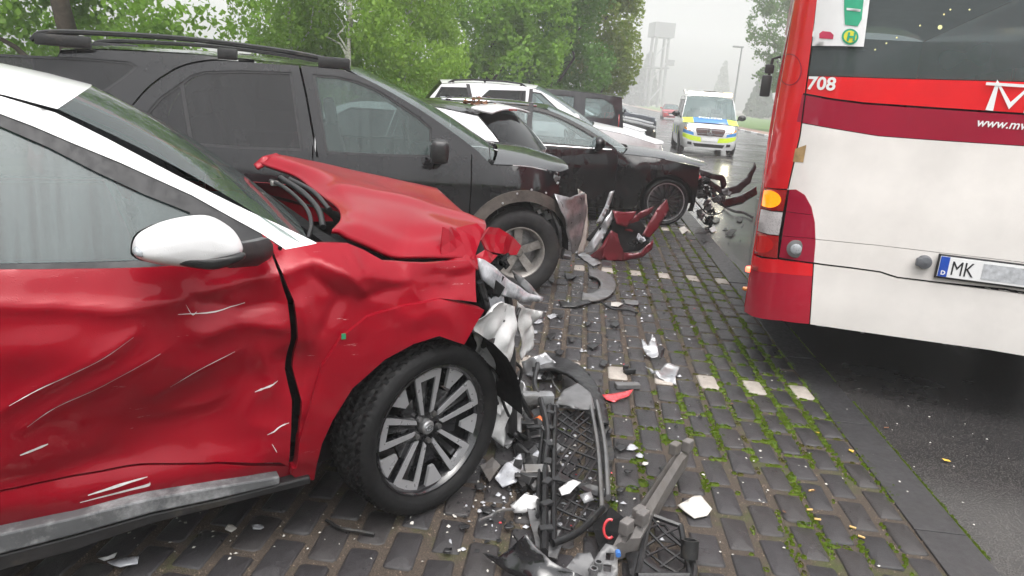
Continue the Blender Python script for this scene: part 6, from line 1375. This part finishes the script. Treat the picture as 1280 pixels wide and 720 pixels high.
shard('white_shard', 'white plastic shard lying on the diamond mesh', 'shard', [(698, 612, .08), (716, 600, .09), (726, 604, .08), (712, 618, .08), (702, 620, .08)], 'white_plastic'); shard('grey_shard', 'grey plastic shard lying on the diamond mesh', 'shard', [(724, 620, .08), (738, 616, .09), (742, 626, .07), (730, 630, .07)], 'silver_trim')
# --- single pieces on the open paving
shard('white_shard', 'pale angular plastic shard lying flat on the pavers right of the beam', 'shard', [(847, 632, .012), (868, 620, .02), (876, 620, .02), (890, 637, .014), (884, 645, .01), (868, 648, .01), (856, 640, .012)], 'pale_plastic', crease=.002, amp=.003)
shard('red_shard', 'pinkish red plastic splinter by the white marking stones', 'shard', [(752, 494, .012), (770, 492, .02), (792, 487, .03), (786, 495, .02), (768, 503, .008), (758, 500, .008)], 'red_shard', crease=.003, amp=.003)
shard('silver_fragment', 'upright silver plastic fragment with pointed tips on the pavers', 'fragment', [(801, 424, .09), (806, 428, .08), (810, 434, .06), (815, 419, .12), (820, 424, .10), (824, 446, .03), (815, 449, .01), (808, 444, .02), (803, 436, .05)], 'silver_trim', amp=.01, crease=.02, step=.012)
shard('silver_fragment', 'broad dark silver fragment half covering a white marking stone', 'fragment', [(806, 456, .04), (822, 462, .05), (832, 454, .06), (845, 456, .05), (850, 458, .05), (844, 470, .03), (846, 479, .01), (836, 476, .012), (824, 473, .012), (814, 466, .02)], 'silver_trim', amp=.012, crease=.03, step=.012)
shard('black_fragment', 'black plastic fragment linking the two silver pieces', 'fragment', [(822, 446, .04), (829, 434, .07), (831, 437, .06), (826, 449, .03)], 'black_plastic', step=.01)
mb = MB(); mb.box(tuple(g(784, 482, .016)), (.14, .05, .028), Matrix.Rotation(R(12), 3, 'Z'), ch=.006); tag(mb.build('plastic_block', M['grey_plastic'], None), 'long dark plastic block lying above the red splinter', 'block')
mb = MB(); c = g(787, 464, .015); mb.box(tuple(c), (.07, .03, .03), Matrix.Rotation(.4, 3, 'Z'), ch=.005); mb.box((c[0] - .02, c[1] + .02, .03), (.04, .03, .03), Matrix.Rotation(1.2, 3, 'Z'), ch=.005); tag(mb.build('plastic_clip', M['black_plastic'], None), 'black plastic clip resting on a white marking stone', 'clip')
# --- torn wheel arch ring
def arcpts(cx, cy, rx, ry, a0, a1, n, z): return [(cx + rx * math.cos(R(a)), cy + ry * math.sin(R(a)), z) for a in np.linspace(a0, a1, n)]
shard('arch_ring', 'curved black wheel arch moulding lying on the pavers by the off-road wheel', 'moulding', arcpts(738, 357, 32, 20, -95, 110, 18, .02) + arcpts(734, 356, 17, 11, 110, -80, 14, .035), 'grey_plastic', amp=.004, crease=0, step=.025, thick=.012)
shard('arch_piece', 'short black moulding piece lying below the arch ring', 'moulding', [(698, 376, .02), (712, 378, .03), (735, 374, .03), (739, 379, .02), (720, 384, .01), (702, 383, .01)], 'black_plastic', thick=.012)
cb = MB(); cb.tube(cr(gz([(752, 378, .02), (765, 386, .015), (782, 387, .012), (797, 391, .01)]), 5), .009, 6); tag(cb.build('rubber_strip', M['black_plastic'], None, 50), 'thin black rubber strip beside the arch ring', 'strip')
shard('grey_strip', 'small grey strip lying past the arch ring', 'strip', [(779, 374, .01), (799, 377, .015), (798, 382, .01), (782, 380, .01)], 'grey_plastic')
shard('flat_panel', 'flat grey panel piece under the burgundy bumper', 'panel', [(718, 315, .02), (726, 313, .03), (752, 329, .012), (742, 333, .01), (728, 324, .01)], 'silver_trim')
# --- burgundy bumper standing between the two black cars
def gy(pts, dy=0.0): return [tuple(at(a, b, y + dy)) for a, b, y in pts]
yb = float(g(778, 326)[1]); bb = thing('burgundy_bumper', 'torn burgundy car bumper standing on the pavers between the two black cars', 'bumper', (float(g(778, 326)[0]), yb, 0))
def bsheet(name, pts, mat, **k):
    k = dict(dict(step=.03, amp=.008, thick=.006, freq=7, crease=.02), **k); return sheet3(name, [in_root(bb, q) for q in gy([(a, b, yb + d) for a, b, d in pts])], M[mat], bb, **k)
bsheet('shell', [(735, 322, .0), (752, 308, -.04), (764, 288, .0), (772, 292, .06), (778, 316, .0), (800, 316, .02), (812, 304, .12), (817, 299, .18), (815, 312, .12), (802, 322, .03), (780, 326, .0), (756, 327, -.03)], 'burgundy_paint', amp=.012)
bsheet('side_wing', [(764, 289, -.02), (770, 296, -.03), (779, 312, -.03), (780, 325, -.02), (768, 326, -.05), (752, 324, -.06), (756, 308, -.05)], 'burgundy_paint')
bsheet('blade', [(802, 294, .16), (812, 276, .22), (822, 260, .28), (833, 249, .32), (836, 262, .30), (824, 282, .24), (812, 297, .18)], 'burgundy_paint', amp=.004)
bsheet('blade', [(781, 288, .12), (789, 274, .16), (802, 264, .20), (818, 258, .26), (815, 266, .25), (801, 274, .2), (791, 290, .14)], 'burgundy_paint', amp=.004)
bsheet('blade', [(766, 263, .10), (780, 265, .12), (796, 264, .16), (792, 272, .14), (784, 284, .10), (771, 280, .06)], 'burgundy_paint', amp=.006)
bsheet('inner_shell', [(752, 302, .10), (768, 272, .14), (786, 280, .14), (800, 276, .2), (812, 290, .22), (812, 304, .16), (798, 314, .10), (778, 316, .08), (762, 322, .06)], 'matte_black', amp=.02)
bsheet('trim_strip', [(744, 280, .05), (756, 258, .10), (762, 240, .14), (768, 238, .15), (764, 252, .12), (752, 278, .06)], 'silver_trim', amp=.003, crease=.0)
bsheet('inner_strip', [(728, 316, .02), (742, 296, .04), (756, 274, .08), (765, 262, .12), (766, 272, .10), (756, 294, .04), (744, 314, .01)], 'silver_trim', amp=.01, crease=.04)
bsheet('inner_strip', [(732, 300, .08), (746, 284, .10), (760, 258, .14), (763, 264, .13), (750, 288, .09), (738, 302, .08)], 'black_plastic', amp=.006)
for nm, c, m_, s_ in (('lamp_fragments', (795, 302, .06), 'matte_black', 41), ('lamp_fragments', (803, 298, .09), 'clear_shard', 42)):
    q = in_root(bb, at(c[0], c[1], yb + c[2])); junk(bb, nm, [(q, (.07, .05, .035), 12, .045)], M[m_], s_)
# --- bits beside the estate's torn nose
shard('white_scrap', 'small white scrap lying under the torn nose of the black estate', 'scrap', [(886, 286, .02), (893, 283, .03), (896, 289, .015), (890, 291, .01)], 'white_plastic'); shard('pink_scrap', 'pinkish white scrap at the end of the far marking row', 'scrap', [(848, 286, .02), (855, 283, .03), (861, 288, .02), (853, 293, .01)], 'pale_plastic')
shard('black_flap', 'black plastic flap lying on the road near the bus lamps', 'flap', [(906, 293, .015), (913, 286, .03), (921, 288, .03), (914, 296, .015)], 'black_plastic'); shard('black_flap', 'dark plastic scrap on the road edge under the torn bumper', 'flap', [(868, 292, .02), (880, 289, .03), (890, 287, .02), (882, 292, .01)], 'black_plastic'); shard('black_flap', 'tiny black scrap beside the larger flap on the road', 'flap', [(903, 287, .01), (908, 284, .02), (910, 288, .01)], 'black_plastic')
cb = MB(); cb.tube(cr(gz([(905, 258, .03), (918, 264, .05), (930, 266, .04), (941, 272, .03)]), 5), .022, 7, flat=.6); tag(cb.build('bent_strip', M['grey_plastic'], None, 50), 'bent grey strip on the road below the torn bumper arcs', 'strip')
cb = MB(); cb.tube(cr(gz([(408, 650, .01), (425, 660, .015), (447, 664, .012), (468, 668, .01)]), 5), .007, 6); tag(cb.build('black_rod', M['black_plastic'], None, 50), 'thin black rod on the pavers under the red sill', 'rod')
shard('white_shard', 'curved white shard on the pavers under the red sill', 'shard', [(122, 697, .01), (134, 694, .02), (146, 689, .02), (142, 696, .01), (130, 700, .008)], 'white_plastic'); shard('clear_shard', 'clear plastic shard beside the curved white one', 'shard', [(134, 704, .012), (150, 699, .016), (174, 697, .014), (172, 706, .01), (150, 711, .008)], 'clear_shard')
for px, py, c in ((288, 660, 'pale_plastic'), (322, 659, 'clear_shard'), (800, 570, 'clear_shard'), (806, 580, 'pale_plastic'), (700, 655, 'clear_shard'), (672, 650, 'pale_plastic'), (860, 675, 'clear_shard'), (770, 380, 'pale_plastic'), (690, 395, 'clear_shard'), (672, 402, 'clear_shard'), (790, 560, 'clear_shard'), (668, 415, 'clear_shard')):
    s_ = rr.uniform(4, 8); a0 = rr.uniform(0, 3); shard('small_shard', 'small pale shard lying loose on the pavers', 'shard', [(px + s_ * math.cos(a0 + t_) * rr.uniform(.6, 1.3), py + .6 * s_ * math.sin(a0 + t_) * rr.uniform(.6, 1.3), .012) for t_ in (0, 1.3, 2.6, 4.2, 5.2)], c, 'small pale shards on the pavers', step=.012, thick=.003, crease=.002, amp=.002)
for px, py in ((776, 613), (742, 432), (830, 588), (755, 455), (655, 395), (690, 420), (700, 440), (770, 405), (735, 405), (648, 640), (610, 640), (600, 610), (635, 660), (762, 540), (775, 560), (784, 590), (766, 625), (712, 345), (690, 350), (742, 340), (580, 660), (560, 690), (880, 300), (895, 275), (925, 275), (700, 395), (715, 425)):
    s_ = rr.uniform(5, 8); a0 = rr.uniform(0, 3); shard('small_fragment', 'small black fragment lying loose on the pavers', 'fragment', [(px + s_ * math.cos(a0 + t_) * rr.uniform(.6, 1.3), py + .6 * s_ * math.sin(a0 + t_) * rr.uniform(.6, 1.3), .014) for t_ in (0, 1.3, 2.6, 4.2, 5.2)], 'black_plastic', 'small black fragments on the pavers', step=.012)
# --- crumbs nobody could count
def crumbs(name, label, mat, n, size, spots, seed):
    r = np.random.default_rng(seed); V, Fs = [], []
    for k in range(n):
        cx, cy, sx, sy = spots[r.integers(len(spots))]; px, py = r.normal(cx, sx), r.normal(cy, sy); p = g(px, py, .006)
        if not (1 < p[1] < 13): continue
        s_ = size * r.uniform(.4, 1.6); a = r.uniform(0, 6.28); i0 = len(V); h = s_ * r.uniform(.3, .9); w = r.uniform(.35, 1)
        for q in range(4): V.append((p[0] + s_ * math.cos(a + q * 1.57) * (w if q % 2 else 1), p[1] + s_ * math.sin(a + q * 1.57) * (w if q % 2 else 1), .004 + (h * .4 if q == 1 else 0)))
        V.append((p[0], p[1], .004 + h)); Fs += [(i0, i0 + 1, i0 + 4), (i0 + 1, i0 + 2, i0 + 4), (i0 + 2, i0 + 3, i0 + 4), (i0 + 3, i0, i0 + 4)]
    return tag(fast_mesh(name, V, Fs, M[mat]), label, 'debris', kind='stuff')
spots = [(690, 400, 45, 30), (760, 360, 50, 25), (660, 560, 40, 50), (720, 620, 60, 50), (770, 430, 60, 40), (640, 620, 60, 40), (700, 350, 40, 20), (860, 290, 40, 12), (820, 330, 60, 25), (300, 660, 120, 20), (880, 560, 80, 90)]
crumbs('glass_crumbs', 'tiny pale glass and plastic crumbs strewn over the pavers', 'pale_plastic', 620, .0058, spots, 1); crumbs('plastic_crumbs', 'tiny black plastic crumbs strewn over the pavers', 'black_plastic', 700, .010, spots[:9], 2); crumbs('red_crumbs', 'tiny red paint chips strewn over the pavers', 'red_shard', 60, .006, spots[:8], 3); crumbs('metal_crumbs', 'tiny grey chips strewn over the pavers', 'clear_shard', 260, .010, spots[:6], 4)
crumbs('road_specks', 'tiny white specks on the dark asphalt', 'pale_plastic', 45, .0045, [(1120, 560, 70, 60), (1180, 540, 60, 50), (900, 300, 20, 12)], 6)
# --- fallen leaves and cigarette ends
plain('leaf_yellow', (.55, .36, .04), .6, var=.3); plain('filter_tip', (.66, .42, .16), .7, var=.2)
for i, (px, py) in enumerate(((1183, 576), (1022, 541), (1064, 564), (1108, 535), (1016, 613), (980, 640), (915, 505))):
    c = Vector(g(px, py, .008)); a = rr.uniform(0, 6); s_ = rr.uniform(.014, .022) * (1.3 if i == 0 else .8); q = Matrix.Rotation(a, 3, 'Z'); mb = MB(); mb.add([c + q @ Vector(v) * s_ for v in ((-1, 0, .1), (-.4, -.45, .25), (.4, -.4, .2), (1, 0, .35), (.4, .42, .1), (-.4, .45, .2))], [(0, 1, 5), (1, 2, 4, 5), (2, 3, 4)])
    tag(mb.build('fallen_leaf', M['leaf_yellow'] if i < 3 else M['leaf_litter'], None), ('bright yellow fallen leaf alone on the asphalt', 'small fallen leaf lying between the pavers')[i > 0], 'leaf', None if i == 0 else 'fallen leaves on the pavers')
for px, py, a in ((1012, 637, .2), (1022, 649, -.1), (1066, 659, -.5), (1077, 671, -.6), (1014, 613, .3), (1064, 563, -.3)):
    c = Vector(g(px, py, .007)); d = Vector((math.cos(a), math.sin(a), 0)) * .012; mb = MB(); mb.tube([c - d, c + d], .0042, 7); tag(mb.build('cigarette_end', M['filter_tip'], None, 50), 'orange cigarette end lying in a paver joint', 'cigarette end', 'cigarette ends between the pavers')

# --- darker heap pieces between the wheel and the grille
for k, (lab, pts, mt) in enumerate((('flat black cover torn from the bumper beside the grille rail', [(655, 520, .04), (678, 508, .07), (690, 530, .06), (688, 560, .04), (668, 570, .02)], 'black_plastic'), ('black air duct half with ribs below the cable', [(640, 556, .03), (662, 552, .06), (684, 572, .05), (682, 598, .03), (655, 600, .02)], 'black_plastic'), ('dark under-tray flap beneath the grille foot', [(660, 640, .02), (690, 640, .05), (705, 672, .04), (696, 700, .02), (672, 690, .015)], 'grey_plastic'), ('black guide plate lying right of the grille head', [(744, 520, .03), (760, 528, .03), (768, 570, .03), (760, 600, .015), (750, 570, .02)], 'black_plastic'), ('bent dark strip crossing the grille frame', [(690, 600, .08), (700, 590, .09), (752, 606, .08), (764, 618, .06), (750, 616, .07)], 'black_plastic'), ('black scoop against the grey beam foot', [(740, 655, .05), (765, 640, .08), (780, 650, .08), (772, 680, .06), (750, 690, .04)], 'matte_black'), ('grey foam absorber scrap by the red wheel', [(600, 585, .02), (616, 572, .04), (626, 585, .03), (612, 604, .015)], 'beam_grey'))):
    shard('bumper_scrap', lab, 'scrap', pts, mt, step=.035, amp=.02, crease=.03, thick=.007, facet=True, seed=60 + k)

# --- torn strips and wires in the heap
for k in range(22):
    px, py = rr.gauss(672, 26), rr.uniform(470, 690); a = rr.uniform(0, 3.1); L = rr.uniform(10, 26); z0 = rr.uniform(.015, .06); c = [(px + L * t_ * math.cos(a) + rr.gauss(0, 3), py + .7 * L * t_ * math.sin(a) + rr.gauss(0, 3), max(.012, z0 + rr.gauss(0, .015))) for t_ in (-1, -.3, .3, 1)]
    cb = MB(); cb.tube(cr(gz(c), 4), rr.uniform(.0025, .007), 6, flat=rr.choice((.4, 1.0))); tag(cb.build('torn_strip', M[rr.choice(('black_plastic', 'black_plastic', 'grey_plastic'))], None, 50), 'torn black strip or wire tangled in the heap beside the grille', 'strip', 'torn strips in the heap')
# ---------------------------------------------------------------- misty air
hz = MB(); hz.box((15, 150, 15), (280, 360, 32.2)); hzo = hz.build('haze', None); tag(hzo, kind='stuff')
t = NT('haze_air'); t.n.remove(t.p); pv = t.node('VolumePrincipled'); pv.inputs['Color'].default_value = (.985, .99, 1.0, 1); pv.inputs['Density'].default_value = .0033
t.l(pv.outputs[0], t.o.inputs['Volume']); hzo.data.materials.append(t.m)
